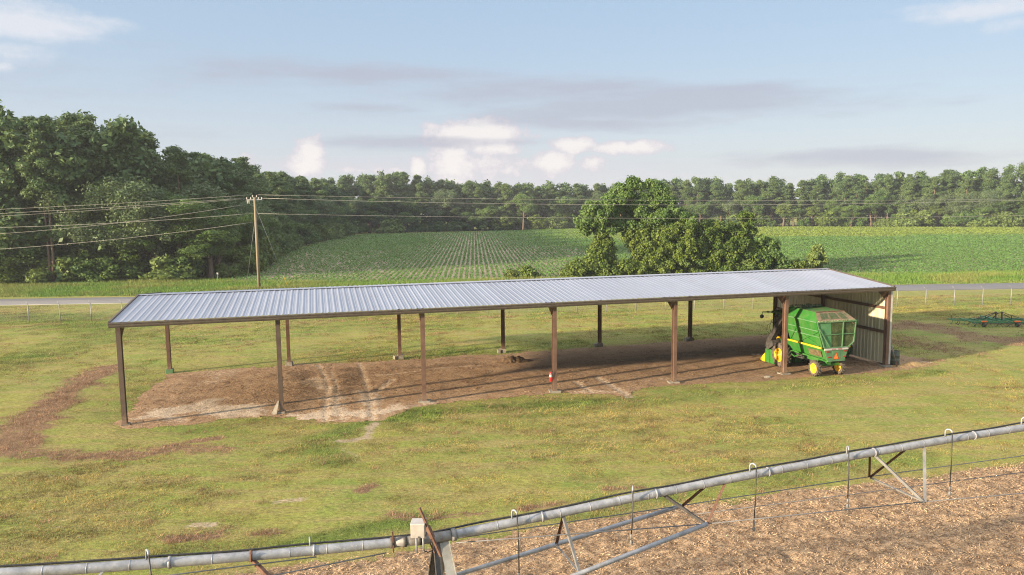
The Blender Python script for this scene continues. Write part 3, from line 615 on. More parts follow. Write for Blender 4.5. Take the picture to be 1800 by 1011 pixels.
# cab
m = MB()
for x, y0_, y1_ in ((-.72, 3.35, 3.2), (.72, 3.35, 3.2), (-.74, 2.0, 2.0), (.74, 2.0, 2.0)): m.beam((x, y0_, 1.6), (x, y1_, 3.1), .08, .08, (0, 1, 0))
m.box((0, 2.65, 1.62), (1.5, 1.5, .12)); cab = m.build('cab_frame', M['darksteel'], pk)
m = MB(); m.loft([[(-.82, 1.85, 3.1), (.82, 1.85, 3.1), (.82, 3.5, 3.06), (-.82, 3.5, 3.06)], [(-.8, 1.85, 3.22), (.8, 1.85, 3.22), (.8, 3.46, 3.2), (-.8, 3.46, 3.2)], [(-.6, 2.0, 3.29), (.6, 2.0, 3.29), (.6, 3.2, 3.27), (-.6, 3.2, 3.27)]]); m.build('cab_roof', mottled('weathered_green', (.02, .07, .02), (.05, .12, .04), 4, .6), cab, .01)
for pts in ([(-.73, 3.3, 1.7), (.73, 3.3, 1.7), (.72, 3.22, 3.06), (-.72, 3.22, 3.06)], [(-.745, 2.03, 1.7), (-.73, 3.28, 1.7), (-.725, 3.2, 3.06), (-.745, 2.03, 3.06)], [(.745, 2.03, 1.7), (.73, 3.28, 1.7), (.725, 3.2, 3.06), (.745, 2.03, 3.06)]):
    m = MB(); panel(m, pts, .008); m.build('cab_window', M['glass'], cab)
m = MB(); m.box((0, 2.45, 1.95), (.55, .5, .3)); m.box((0, 2.25, 2.35), (.5, .12, .7)); m.build('seat', M['darksteel'], cab, .04)
m = MB(); m.tube([(-.75, 3.3, 3.12), (-1.0, 3.5, 3.12), (-1.28, 3.72, 3.1)], .032, 8); m.tube([(-.95, 3.45, 3.12), (-1.08, 3.56, 3.12)], .05, 8); m.tube([(-1.28, 3.72, 3.1), (-1.29, 3.73, 2.95)], .016, 6); arm = m.build('mirror_arm', M['darksteel'], pk)
m = MB(); m.lathe([(-.03, 0), (-.03, .11), (.02, .13), (.03, 0)], (-1.29, 3.74, 2.82), (.3, 1, 0), 16); m.build('mirror', M['darksteel'], arm)
m = MB(); m.tube([(-.78, 3.3, 2.5), (-1.05, 3.5, 2.3), (-1.08, 3.5, 1.95), (-.95, 3.35, 1.75)], .014, 6); m.tube([(-.85, 3.28, 2.7), (-.98, 3.4, 2.2), (-.85, 3.2, 1.6)], .012, 6); m.build('cable', M['blackhose'], pk)
# conveying ducts, one each side of the cab
for sx in (-1, 1):
    m = MB()
    pth = [(1.45, 3.12, .16), (1.75, 2.95, .18), (2.95, 1.38, .2), (3.12, .95, .16)]
    secs = []
    for (y, z, h) in pth: secs.append([(sx * 1.02, y + h * .55, z + h * .75), (sx * 1.36, y + h * .55, z + h * .75), (sx * 1.36, y - h * .55, z - h * .75), (sx * 1.02, y - h * .55, z - h * .75)])
    m.loft(secs); m.build('air_duct', mottled('black_duct', (.022, .02, .019), (.05, .045, .04), 5, .75), pk, .02)
    m = MB(); m.beam((sx * 1.25, 2.3, 1.4), (sx * 1.2, 3.0, 1.0), .4, .35); m.beam((sx * 1.2, 2.2, .9), (sx * 1.2, 2.9, .5), .2, .25); m.build('lift_frame', M['darksteel'], pk)
# picking units with yellow divider points
for ux in (-1.1, -.36, .36, 1.1):
    u = empty('picking_unit', (ux, 2.75, 0)); u.parent = pk
    m = MB(); m.box((0, .22, .48), (.5, .46, .84)); m.build('front_housing', M['green'], u, .02)
    m = MB(); m.box((0, -.28, .50), (.52, .44, .86)); m.build('rear_housing', M['green'], u, .02)
    m = MB()
    for s_ in (-.2, .2): m.loft([[(s_ - .07, .46, .06), (s_ + .07, .46, .06), (s_ + .07, .46, .62), (s_ - .07, .46, .62)], [(s_ - .015, 1.05, .06), (s_ + .015, 1.05, .06), (s_ + .015, 1.05, .12), (s_ - .015, 1.05, .12)]])
    m.build('divider_point', M['yellow'], u)
    m = MB(); m.box((0, .3, 1.0), (.16, .16, .2)); m.build('drive_cap', M['yellow'], u, .02)
# ------------------------------------------------------------------ field cultivator parked on the grass, right
cc = at(1752, 574); ang = -.06
cv = empty('field_cultivator', (cc[0] + .55, cc[1] + .5, 0), ang, 'low green folding field cultivator with a black mast parked on the grass', 'cultivator')
cv.scale = (.85, .85, .74)
m = MB()
for y, z in ((-.9, .48), (-.2, .52), (.55, .52), (1.2, .48)): m.beam((-3.0, y, z), (3.4, y, z), .11, .11)
for x in (-3.0, -2.1, -1.2, -.4, .4, 1.2, 2.1, 3.4): m.beam((x, -.9, .57), (x, 1.2, .57), .09, .09)
m.beam((-4.1, .35, .52), (-3.0, .2, .52), .1, .1); m.beam((-4.1, 1.1, .52), (-3.0, 1.1, .52), .1, .1); m.beam((-4.1, .3, .55), (-4.1, 1.15, .55), .1, .1)
m.beam((0, 1.2, .5), (0, 3.2, .45), .14, .14); m.beam((-.6, 1.2, .5), (0, 3.0, .45), .1, .1); m.beam((.6, 1.2, .5), (0, 3.0, .45), .1, .1)
m.build('frame', M['impgreen'], cv)
rr = random.Random(3); xsn = np.linspace(-3.9, 3.3, 30)
for i, x in enumerate(xsn):
    y = (-.9, .55, -.2, 1.2)[i % 4] if x > -3.0 else (.35 if i % 2 else 1.1)
    m = MB(); m.tube([(x, y, .5), (x, y - .25, .56), (x, y - .42, .38), (x, y - .28, .12), (x, y - .12, .02)], .022, 6); m.loft([[(x - .08, y - .16, .06), (x + .08, y - .16, .06), (x, y - .1, .09)], [(x - .01, y + .04, .0), (x + .01, y + .04, .0), (x, y + .04, .02)]]); m.build('tine', M['darksteel'] if i % 3 else M['impgreen'], cv)
m = MB()
for x in (-.28, .28): m.beam((x, .2, .55), (x, .25, 1.35), .09, .1); m.box((x, .25, 1.38), (.16, .16, .12))
m.beam((-.28, .25, 1.3), (.28, .25, 1.3), .08, .08); m.beam((0, .3, 1.3), (0, 1.2, .55), .06, .06); m.build('mast', M['darksteel'], cv)
for sx in (-1, 1):
    m = MB(); m.beam((sx * .28, .25, 1.38), (sx * 2.2, .2, .62), .06, .06); m.tube([(sx * .28, .3, 1.3), (sx * 1.3, .35, .62)], .035, 6); m.build('tension_rod', M['darksteel'], cv)
for x, y in ((-4.05, .7), (-1.15, .3), (1.2, .3), (3.2, .7)):
    m = MB(); m.beam((x, y, .5), (x, y, .98), .05, .05); m.build('upright_pin', M['darksteel'], cv)
for x in (-2.0, .95, 3.35):
    w = empty('gauge_wheel', (x, -1.05, .26)); w.parent = cv
    m = MB(); m.lathe([(-.08, .13), (-.1, .2), (-.06, .26), (.06, .26), (.1, .2), (.08, .13), (-.08, .13)], (0, 0, 0), (1, 0, 0), 20); m.build('tyre', M['rubber'], w)
    m = MB(); m.lathe([(.07, .13), (.02, .1), (.05, 0)], (0, 0, 0), (1, 0, 0), 16); m.lathe([(-.07, .13), (-.02, .1), (-.05, 0)], (0, 0, 0), (1, 0, 0), 16); m.build('rim', M['impgreen'], w)
    m = MB(); m.box((0, -.05, .36), (.52, .12, .13)); m.build('orange_flag', M['orange'], w, .01)
m = MB()
for x in np.linspace(-2.9, 3.3, 22): m.tube([(x, -1.0, .34), (x + .03, -1.35, .12), (x + .02, -1.4, .03)], .014, 5)
m.beam((-3.0, -1.0, .36), (3.4, -1.0, .36), .05, .05); m.build('drag_harrow', M['darksteel'], cv)
m = MB(); m.tube([(-.3, 1.1, .62), (-.9, .7, .68), (-2.0, .5, .62)], .025, 6); m.tube([(.3, 1.1, .62), (.9, .7, .68), (2.0, .5, .62)], .025, 6); m.build('hydraulic_hose', M['blackhose'], cv)

# ------------------------------------------------------------------ chain-link fence beside the road
fy = lambda x: 68.6 + .040 * x + .0
t = NT('fence_zinc'); t.base((.23, .235, .24)); t.set(.55, .3, .4); M['zinc'] = t.m
fn = empty('chain_link_fence', (0, fy(0), 0), 0, 'long chain-link fence with thin grey posts along the road', 'fence')
H = 1.55; X0, X1, STEP = -95.4, 98, 2.74; xsn = np.arange(X0, X1, STEP)
def fl(x, z): return (x, fy(x) - fy(0), z)
for i, x in enumerate(xsn):
    m = MB(); m.tube([fl(x, -.05), fl(x, H + .02)], .036, 8); m.tube([fl(x, H), (x - .22, fy(x) - fy(0) + .10, H + .28)], .018, 6); m.build('post', M['zinc'], fn)
V = []; F = []; w = .0016
for s_ in (1, -1):
    for x in np.arange(X0 - H, X1, .0855):
        a = [x if s_ > 0 else x + H, 0.04]; b = [x + H if s_ > 0 else x, H]
        n = len(V)
        V += [fl(a[0] - w, a[1]), fl(a[0] + w, a[1]), fl(b[0] + w, b[1]), fl(b[0] - w, b[1])]; F.append((n, n + 1, n + 2, n + 3))
me = mesh_arrays('chain_mesh', V, F, [4] * len(F)); link('chain_mesh', me, M['zinc'], fn)
m = MB(); m.tube([fl(X0, H - .02), fl(X1, H - .02)], .02, 6); m.build('top_rail', M['zinc'], fn)
for k in range(3):
    m = MB(); m.tube([(X0 - .08 * (k + 1), fy(X0) - fy(0) + .035 * (k + 1), H + .09 * (k + 1)), (X1 - .08 * (k + 1), fy(X1) - fy(0) + .035 * (k + 1), H + .09 * (k + 1))], .006, 4); m.build('barbed_strand', M['zinc'], fn)

# ------------------------------------------------------------------ utility pole and lines
PX, PY = at(456, 510)[:2]; ptop = atY(446, 347, PY); PZ = ptop[2]
ZP = lambda py, px=450: float(atY(px, py, PY)[2])
t = NT('weathered_pole'); n1 = t.noise(3, 5, .6, t.coord(scale=(4, 4, .3))); t.base(t.ramp(n1, [(.3, (.17, .135, .085)), (.7, (.26, .215, .15))])); t.set(.85, 0, .2); M['pole'] = t.m
up = empty('utility_pole', (PX, PY, 0), 0, 'weathered wooden utility pole with a short crossarm by the road', 'utility pole')
lean = float(ptop[0] - PX) * .35
m = MB(); m.tube([(0, 0, -.3), (lean * .5, 0, PZ * .5), (lean, 0, PZ)], [.19, .165, .13], 14); m.build('shaft', M['pole'], up)
za = ZP(350.5)
m = MB(); m.beam((lean - .95, -.02, za - .05), (lean + .85, .1, za - .03), .1, .12); arm = m.build('crossarm', M['galv'], up)
for x, z, y in ((-.22, PZ + .02, 0), (.26, PZ + .02, 0), (-.92, za + .03, -.02), (-.45, za + .03, 0), (.45, za + .03, .06), (.82, za + .03, .09)):
    m = MB(); m.lathe([(0, .02), (0, .05), (.06, .075), (.09, .05), (.13, .07), (.17, .045), (.21, .055), (.25, 0)], (lean + x, y, z), (0, 0, 1), 12); m.build('insulator', M['whitepaint'], up)
m = MB(); m.beam((lean, 0, PZ - .1), (lean - .24, 0, PZ + .05), .05, .05); m.beam((lean, 0, PZ - .1), (lean + .28, 0, PZ + .05), .05, .05); m.build('pole_top_bracket', M['galv'], up)
for k in range(2):
    m = MB(); m.tube([(lean - .85 + .2 * k, -.08, za - .12), (lean - .8 + .2 * k, -.12, za - .5)], .055, 8); m.build('fused_cutout', M['whitepaint'], up)
g1 = at(433, 505); g2 = at(507, 507)
m = MB(); m.tube([(lean * .6, 0, ZP(378)), (g1[0] - PX, g1[1] - PY, 0)], .016, 5); m.build('guy_wire', M['galv'], up)
m = MB(); m.tube([(lean * .8, 0, ZP(362)), (g2[0] - PX, g2[1] - PY, 0)], .02, 5); gw = m.build('guy_wire', M['galv'], up)
a = Vector((lean * .8, 0, ZP(362))); b = Vector((g2[0] - PX, g2[1] - PY, 0)); m = MB(); m.tube([b, b.lerp(a, .16)], .045, 8); m.build('guy_guard', M['yellow'], gw)
# warning stake
m = MB(); sk = at(383, 494); m.tube([(0, 0, 0), (0, 0, .9)], .05, 8); m.box((0, -.04, 1.0), (.24, .03, .3)); o = tag(m.build('marker_stake', M['whitepaint']), 'small white marker stake in the weeds at the foot of the dark trees', 'marker'); o.location = Vector(sk)
t = NT('aluminium_line'); t.base((.30, .29, .26)); t.set(.45, .3, .5); M['line'] = t.m
def line(px0, py0, pts, label, r=.016, x_att=None, right=False, grp=None):
    # fit a sagging line through its attachment and the surveyed heights, in the vertical plane of the run
    y_of = lambda X: PY + (-.035 if not right else .045) * (X - PX)
    K = []
    for px, py in [(px0, py0)] + pts:
        P = np.array([PX, PY, 0]); d = np.array([1, (-.035 if not right else .045), 0]); n = np.array([-d[1], 1, 0]); K.append(onplane(px, py, P, n))
    xs_ = [k[0] for k in K]; zs = [k[2] for k in K]; cf = np.polyfit(xs_, zs, min(2, len(K) - 1))
    xe = -96 if not right else 96
    X = np.linspace(xs_[0], xe, 28); m = MB(); m.tube([(x, y_of(x), float(np.polyval(cf, x))) for x in X], r, 5)
    tag(m.build('power_line', M['line']), label, 'power line', grp)
line(441, 342.5, [(200, 358), (0, 368)], 'topmost wire running left from the utility pole')
line(436, 348, [(200, 364), (0, 375.5)], 'second highest wire running left from the pole crossarm')
line(433, 349.5, [(200, 367.5), (0, 380)], 'third wire running left from the pole crossarm, just under the second', .014)
line(428, 360, [(215, 391), (0, 411)], 'steeper wire leaving the pole below the crossarm and crossing another wire')
line(446, 375, [(220, 391), (0, 400)], 'wire running left from the middle of the utility pole', .02)
line(446, 390.5, [(220, 419), (0, 438)], 'lowest wire running left from the utility pole, hanging before the trunks', .02)
line(453, 342.5, [(1062, 351.5), (1800, 350)], 'topmost wire running right from the utility pole across the far wood', .014, right=True)
line(461, 348.5, [(1062, 360), (1800, 352)], 'second wire running right from the pole crossarm across the far wood', .018, right=True)
line(450, 375.5, [(1062, 383.5), (1800, 379)], 'lowest wire running right from the pole, over the crop field edge', .016, right=True)

# ------------------------------------------------------------------ centre pivot irrigation pipe in the foreground
PV0 = np.array([-1.3, 13.2, 0.0]); ud = np.array([1, .305, 0.0]); ud /= np.linalg.norm(ud); nd = np.array([ud[1], -ud[0], 0])
def pv(px, py): return onplane(px, py, PV0, nd)
def pvs(P): return float((P - PV0) @ ud)
def joint_pair(near, far):
    # same station and height, equal offsets either side of the pipe
    best = None
    for w in np.linspace(.3, 1.6, 131):
        a = onplane(*near, PV0 + nd * w, nd); b = onplane(*far, PV0 - nd * w, nd)
        e = (pvs(a) - pvs(b)) ** 2 + (a[2] - b[2]) ** 2
        if best is None or e < best[0]: best = (e, w, a, b)
    return best[2], best[3]
pvt = empty('irrigation_pivot', PV0, 0, 'galvanised centre-pivot irrigation arm with hanging hoses crossing the foreground', 'irrigation machine')
def pb(m, name, mat, parent=pvt, bevel=0.0):
    o = m.build(name, mat, parent, bevel); 
    o.matrix_parent_inverse = Matrix.Translation(-Vector(PV0)); return o
PIPE = [(-140, 1015), (0, 1009), (170, 998), (300, 988), (440, 976), (600, 963), (690, 956), (785, 942), (900, 918), (990, 902), (1100, 880), (1165, 865), (1240, 849), (1320, 834), (1410, 818), (1490, 803), (1580, 788), (1680, 771), (1800, 752), (1900, 737)]
PP = [pv(*p) for p in PIPE]
ss = np.array([pvs(p) for p in PP]); zz_ = np.array([p[2] for p in PP])
cl = np.polyfit(ss[ss < .3], zz_[ss < .3], 2); cr_ = np.polyfit(ss[ss > -.3], zz_[ss > -.3], 3)
S_LO, S_HI = float(ss.min()), float(ss.max())
def pipe_pt(s, dz_=0.0):
    k = min(max(s, S_LO), S_HI); z = float(np.polyval(cl, k)) if k < -.1 else float(np.polyval(cr_, k))      # level beyond the surveyed stretch
    return PV0 + ud * s + np.array([0, 0, z + dz_])
S_END = float(ss.max()) + 16; S_BEG = float(ss.min()) - 12
m = MB(); m.tube([pipe_pt(s) for s in np.linspace(S_BEG, -.32, 40)], .084, 20); pb(m, 'pipe_span', M['galv'])
m = MB(); m.tube([pipe_pt(s) for s in np.linspace(.1, S_END, 70)], .084, 20); pb(m, 'pipe_span', M['galv'])
m = MB(); m.tube([pipe_pt(-.95), pipe_pt(-.4), pipe_pt(.16)], .094, 20); m.tube([pipe_pt(.14), pipe_pt(.22)], .115, 20); cpl = pb(m, 'coupling', mottled('stained_zinc', (.14, .12, .10), (.25, .25, .25), 5, .6, .3))
for s in (-.95, -.72, -.45):
    m = MB(); m.tube([pipe_pt(s - .035), pipe_pt(s + .035)], .101, 20); pb(m, 'clamp', M['darksteel'])
for s in (-7.2, -4.6, -2.3, 1.9, 4.3, 6.9, 9.6, 12.4):
    m = MB(); m.tube([pipe_pt(s - .02), pipe_pt(s + .02)], .1, 20); pb(m, 'pipe_flange', M['galv'])
rw = random.Random(2); pts = []
for s in np.linspace(S_BEG, S_END, 160):
    q = pipe_pt(s) - nd * (.045 + .02 * math.sin(s * 2.3)) + np.array([0, 0, .094 + .012 * max(0, math.sin(s * 1.9 + .6))]); pts.append(q)
m = MB(); m.tube(pts, .019, 7); pb(m, 'power_cable', M['blackhose'])
for s in np.arange(S_BEG + .6, S_END, .62):
    m = MB(); m.tube([pipe_pt(s - .006), pipe_pt(s + .006)], .088, 16); pb(m, 'cable_strap', M['galv'])
# drop hoses
for (px, pz, y2) in ((258, 990, 1120), (900, 918, 1045), (1112, 877, 973), (1318, 834, 950), (1488, 803, 908), (1661, 774, 886), (1795, 753, 858)):
    P = pv(px, pz); s = pvs(P); P = pipe_pt(s); top = P + np.array([0, 0, .08]); Lh = P[2] - onplane(px, y2, P + nd * .1, nd)[2]
    arc = [top, top + np.array([0, 0, .12])] + [top + np.array([0, 0, .12]) + nd * (.065 - .065 * math.cos(q)) + ud * .03 * (1 - math.cos(q)) * (1 if px != 1488 and px != 1112 else -1) + np.array([0, 0, .065 * math.sin(q)]) for q in np.linspace(.3, math.pi, 7)]
    m = MB(); m.tube(arc, .017, 8); dh = pb(m, 'gooseneck', M['galv'])
    e = arc[-1]; rw_ = rw.uniform(-.03, .03); low = e + ud * rw_ - np.array([0, 0, Lh])
    m = MB(); m.tube([e, e * .5 + low * .5 + ud * .012, low + np.array([0, 0, .2])], .012, 8); h = pb(m, 'drop_hose', M['blackhose'], dh)
    h.matrix_parent_inverse = Matrix.Identity(4)
    m = MB(); m.tube([low + np.array([0, 0, .22]), low + np.array([0, 0, .12])], .022, 8); m.lathe([(0, .02), (.05, .035), (.1, .02)], low + np.array([0, 0, .0]), (0, 0, 1), 10); nz = pb(m, 'nozzle', M['strut'], dh); nz.matrix_parent_inverse = Matrix.Identity(4)
# truss stations
jB = joint_pair((1626, 882), (1528, 838)); jA = joint_pair((1243, 921), (1197, 889)); jC = joint_pair((1020, 1008), (977, 957))
print('joints', [(round(pvs(j[0]), 2), round(pvs(j[1]), 2), round(float(j[0][2]), 2), round(float(j[1][2]), 2)) for j in (jA, jB, jC)])
def angle_iron(name, a, b, w, mat):
    m = MB(); a, b = np.array(a), np.array(b); m.beam(a, b, w, .007); d = (b - a) / np.linalg.norm(b - a); sd = np.cross(d, [0, 0, 1.0]); sd /= np.linalg.norm(sd)
    up_ = np.cross(sd, d); m.beam(a + sd * w / 2 - up_ * w / 2, b + sd * w / 2 - up_ * w / 2, .007, w); pb(m, name, mat)
for (a, b, mat, w) in ((pv(1167, 868), jA[0], 'darksteel', .05), (pv(1276, 846), jA[0], 'rust', .05), (pv(1236, 856), jA[1], 'rust', .045), (jA[0], jA[1], 'rust', .045),
                       (pv(1537, 797), jB[0], 'strut', .05), (pv(1625, 781), jB[0], 'strut', .06), (pv(1529, 797), jB[1], 'rust', .045), (pv(1592, 788), jB[1], 'rust', .04), (jB[0], jB[1], 'strut', .045),
                       (pv(990, 905), jC[0], 'strut', .045), (pv(990, 905), jC[1], 'rust', .045), (jC[0], jC[1], 'strut', .04)):
    angle_iron('truss_strut', a, b, w, M[mat])
def ext_to(a, b, s): k = (s - pvs(a)) / (pvs(b) - pvs(a)); return a + (b - a) * k
for i in (0, 1):
    e = ext_to(jA[i], jC[i], .25); m = MB(); m.tube([jA[i], jC[i], e], .045, 12); pb(m, 'tower_brace', M['galv'])
    m = MB(); m.tube([jA[i], jB[i]], .011, 6); pb(m, 'truss_rod', M['rod'])
    tgt = pv(1800, 867) if i == 0 else pv(1800, 801)
    q = onplane(1800, 867 if i == 0 else 801, PV0 + nd * (.85 if i == 0 else -.85), nd); m = MB(); m.tube([jB[i], q, q + (q - jB[i]) * .5], .011, 6); pb(m, 'truss_rod', M['rod'])
    m = MB(); m.tube([pipe_pt(.2, -.12) + nd * (.09 if i == 0 else -.09), jA[i]], .011, 6); pb(m, 'truss_rod', M['rod'])
mid = (jA[0] + jA[1]) / 2; mb_ = (jB[0] + jB[1]) / 2; m = MB(); m.tube([mid, mb_, mb_ + (mb_ - mid) * .8], .009, 6); pb(m, 'truss_rod', M['rod'])
# left span trusses
jL = onplane(476, 1014, PV0 + nd * .35, nd)
angle_iron('truss_strut', pv(442, 980), jL + (jL - pv(442, 980)) * .8, .06, M['rust']); angle_iron('truss_strut', pv(184, 1000), onplane(160, 1030, PV0 + nd * .3, nd), .05, M['galv'])
m = MB(); m.tube([pv(442, 978) + nd * .09 - np.array([0, 0, .05]), pv(442, 978) + nd * .1 + np.array([0, 0, .1])], .02, 8); m.tube([pipe_pt(pvs(pv(441, 976)) - .025), pipe_pt(pvs(pv(441, 976)) + .025)], .1, 18); pb(m, 'clamp', M['rust'])
for a, b in (((678, 968), (483, 1011)), ((556, 975), (300, 1011))):
    A, B = pv(*a) + nd * .09, onplane(*b, PV0 + nd * .25, nd); m = MB(); m.tube([A, B, B + (B - A) * .5], .011, 6); pb(m, 'truss_rod', M['rod'])
# strap iron, coupling post, small riser
c0 = pv(690, 956); m = MB(); s0 = pvs(c0); m.beam(pipe_pt(s0, -.14) + nd * .1, pipe_pt(s0, .22) + nd * .04, .045, .025, tuple(ud)); m.tube([pipe_pt(s0 - .03), pipe_pt(s0 + .03)], .1, 18); pb(m, 'clamp', M['rust'])
m = MB(); m.tube([pv(545, 967), pv(545, 967) + np.array([0, 0, .24])], .012, 8); pb(m, 'riser', M['galv'])
# control box on two stand pipes
sb = pvs(pv(735, 950)); bx = empty('control_box', tuple(pipe_pt(sb) - PV0 + np.array([0, 0, .24]) + nd * .07)); bx.parent = pvt; bx.rotation_euler.z = math.atan2(ud[1], ud[0]) - .32
m = MB(); m.box((0, 0, .0), (.25, .25, .25)); m.build('enclosure', mottled('white_fibreglass', (.30, .275, .25), (.38, .355, .33), 6, .6), bx, .012)
m = MB(); m.box((0, 0, .127), (.262, .262, .03)); m.build('lid', mottled('white_lid', (.36, .34, .32), (.44, .42, .40), 6, .6), bx, .008)
m = MB(); m.tube([(-.03, -.08, -.12), (-.03, -.08, -.42)], .018, 8); m.tube([(.09, -.05, -.12), (.09, -.05, -.40)], .018, 8); m.build('stand_pipe', M['galv'], bx)
m = MB(); m.box((.02, -.13, -.1), (.03, .02, .02)); m.build('latch', M['darksteel'], bx)
# rusty bar rising over the coupling and down the tower leg
A = onplane(737, 893, PV0 + nd * .10, nd); B = onplane(775, 978, PV0 + nd * .34, nd)
m = MB(); m.beam(A, B, .05, .035); m.beam(A + (B - A) * .38, A + (B - A) * .62, .09, .06); pb(m, 'linkage_bar', M['rust'])
A = onplane(748, 938, PV0 + nd * .02, nd); B = onplane(764, 972, PV0 + nd * .14, nd); m = MB(); m.beam(A, B, .02, .02); m.box(onplane(750, 928, PV0, nd), (.09, .07, .06)); pb(m, 'linkage_bracket', M['rust'])
# tower legs down to wheels outside the frame
for sg in (1, -1):
    a = pipe_pt(.0, -.09) + nd * .03 * sg; b = PV0 + ud * (.35 if sg > 0 else .0) + nd * 1.9 * sg + np.array([0, 0, .75])
    m = MB(); m.beam(a, b, .17, .012, tuple(nd)); m.beam(a + ud * .085, b + ud * .085, .012, .12, tuple(nd)); pb(m, 'tower_leg', mottled('pale_zinc', (.20, .20, .185), (.30, .30, .28), 4, .6, .2))
    a = pipe_pt(-.14, -.09) + nd * .02 * sg; b = PV0 + ud * -.2 + nd * 1.75 * sg + np.array([0, 0, .75]); m = MB(); m.beam(a, b, .12, .012, tuple(nd)); m.beam(a - ud * .06, b - ud * .06, .01, .06, tuple(nd)); pb(m, 'tower_leg', M['darksteel'])
m = MB(); m.beam(PV0 - nd * 2.1 + np.array([0, 0, .75]), PV0 + nd * 2.1 + np.array([0, 0, .75]), .14, .14); pb(m, 'base_beam', M['galv'])
for sg in (-1, 1):
    w = empty('tower_wheel', tuple(nd * 2.1 * sg + np.array([0, 0, .6]))); w.parent = pvt; w.rotation_euler.z = math.atan2(ud[1], ud[0])
    m = MB(); m.lathe([(-.13, .32), (-.15, .45), (-.1, .58), (.1, .58), (.15, .45), (.13, .32), (-.13, .32)], (0, 0, 0), (1, 0, 0), 28); m.build('tyre', M['rubber'], w)
    m = MB(); m.lathe([(-.12, .32), (-.05, .28), (-.02, .12), (-.02, 0)], (0, 0, 0), (1, 0, 0), 24); m.lathe([(.12, .32), (.05, .28), (.02, .12), (.02, 0)], (0, 0, 0), (1, 0, 0), 24); m.build('rim', M['galv'], w)
m = MB(); m.tube([onplane(742, 960, PV0 + nd * .1, nd), onplane(745, 968, PV0 + nd * .13, nd), onplane(752, 971, PV0 + nd * .13, nd), onplane(760, 968, PV0 + nd * .13, nd)], .01, 6); pb(m, 'wiring', M['blackhose'])
# ------------------------------------------------------------------ foliage
def leaf_mat(name, c1, c2, trans=.25, rough=.55):
    t = NT(name); a = t.attr('tint'); sep = t.n('ShaderNodeSeparateColor'); t.l(a.outputs['Color'], sep.inputs[0])
    oi = t.n('ShaderNodeObjectInfo'); f = t.math('ADD', t.math('MULTIPLY', sep.outputs[0], .75), t.math('MULTIPLY', oi.outputs['Random'], .35), True)
    c = t.mix(f, c1, c2); t.base(c); t.set(rough, 0, .25)
    tr = t.n('ShaderNodeBsdfTranslucent'); t.l(t.mix(.5, c, (.16, .20, .03)), tr.inputs[0]); mx = t.n('ShaderNodeMixShader'); mx.inputs[0].default_value = trans
    t.l(t.b.outputs[0], mx.inputs[1]); t.l(tr.outputs[0], mx.inputs[2]); t.l(mx.outputs[0], t.out.inputs[0]); return t.m
M['pine'] = leaf_mat('pine_needles', (.042, .100, .042), (.140, .200, .068), .24)
M['broad'] = leaf_mat('broadleaf', (.050, .118, .034), (.145, .222, .056), .28)
M['greyoak'] = leaf_mat('mossy_oak_leaf', (.062, .110, .052), (.145, .195, .090), .22)
M['vine'] = leaf_mat('vine_leaf', (.040, .092, .018), (.170, .225, .038), .28)
M['lightleaf'] = leaf_mat('light_leaf', (.085, .145, .036), (.18, .24, .065), .3)
M['weed'] = leaf_mat('weed_leaf', (.060, .105, .020), (.13, .16, .035), .3)
def crop_mat(m):      # the crop is yellower in a strip at the far side of the field
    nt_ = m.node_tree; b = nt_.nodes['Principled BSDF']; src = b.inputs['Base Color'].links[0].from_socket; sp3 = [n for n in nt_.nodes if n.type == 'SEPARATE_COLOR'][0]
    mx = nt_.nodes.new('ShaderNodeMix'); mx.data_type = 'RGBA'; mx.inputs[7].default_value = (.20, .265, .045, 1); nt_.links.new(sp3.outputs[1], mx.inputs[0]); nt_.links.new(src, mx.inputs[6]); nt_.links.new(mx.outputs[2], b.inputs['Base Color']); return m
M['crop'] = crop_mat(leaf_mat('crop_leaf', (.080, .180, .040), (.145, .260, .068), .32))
t = NT('bark'); n1 = t.noise(2.0, 5, .65, t.coord(scale=(3, 3, .5))); t.base(t.ramp(n1, [(.3, (.075, .055, .042)), (.7, (.17, .13, .10))])); t.set(.9, 0, .1); t.bump(n1, .5, .03); M['bark'] = t.m
t = NT('pine_bark'); n1 = t.noise(2.0, 5, .65, t.coord(scale=(3, 3, .5))); t.base(t.ramp(n1, [(.3, (.14, .095, .07)), (.7, (.27, .20, .155))])); t.set(.9, 0, .1); t.bump(n1, .5, .03); M['pinebark'] = t.m

def leaf_cloud(name, clumps, per, size, rng, flat=.75, up=.35, tint=None, elong=1.5):
    """clumps: array (x,y,z,r[,weight]); leaf-sized quads spread through each clump, denser to its skin"""
    C = np.asarray(clumps, dtype=float); n = len(C)
    w = C[:, 3] ** 2 / np.mean(C[:, 3] ** 2); cnt = np.maximum((per * w).astype(int), 6); idx = np.repeat(np.arange(n), cnt); N = len(idx)
    d = rng.normal(size=(N, 3)); d /= np.linalg.norm(d, axis=1)[:, None]
    rad = C[idx, 3] * rng.uniform(.12, 1, N) ** .45 * (1 + .18 * rng.normal(size=N))
    p = C[idx, :3] + d * rad[:, None] * np.array([1, 1, flat])
    nr = d + rng.normal(size=(N, 3)) * .75 + np.array([0, 0, up]); nr /= np.linalg.norm(nr, axis=1)[:, None]
    a = np.cross(nr, rng.normal(size=(N, 3))); a /= np.linalg.norm(a, axis=1)[:, None] + 1e-9; b = np.cross(nr, a)
    s = size * rng.uniform(.55, 1.35, N)[:, None]; a = a * s * elong * .5; b = b * s * .5
    V = np.stack([p - a, p - b * .9 + a * .1, p + a, p + b * .9 + a * .1], 1).reshape(-1, 3)
    F = np.arange(N * 4); me = mesh_arrays(name, V, F, np.full(N, 4))
    ct = rng.uniform(0, 1, n) if tint is None else np.asarray(tint)
    tv = np.clip(.6 * ct[idx] + .4 * rng.uniform(0, 1, N), 0, 1); add_color(me, 'tint', np.repeat(tv, 4)); return me
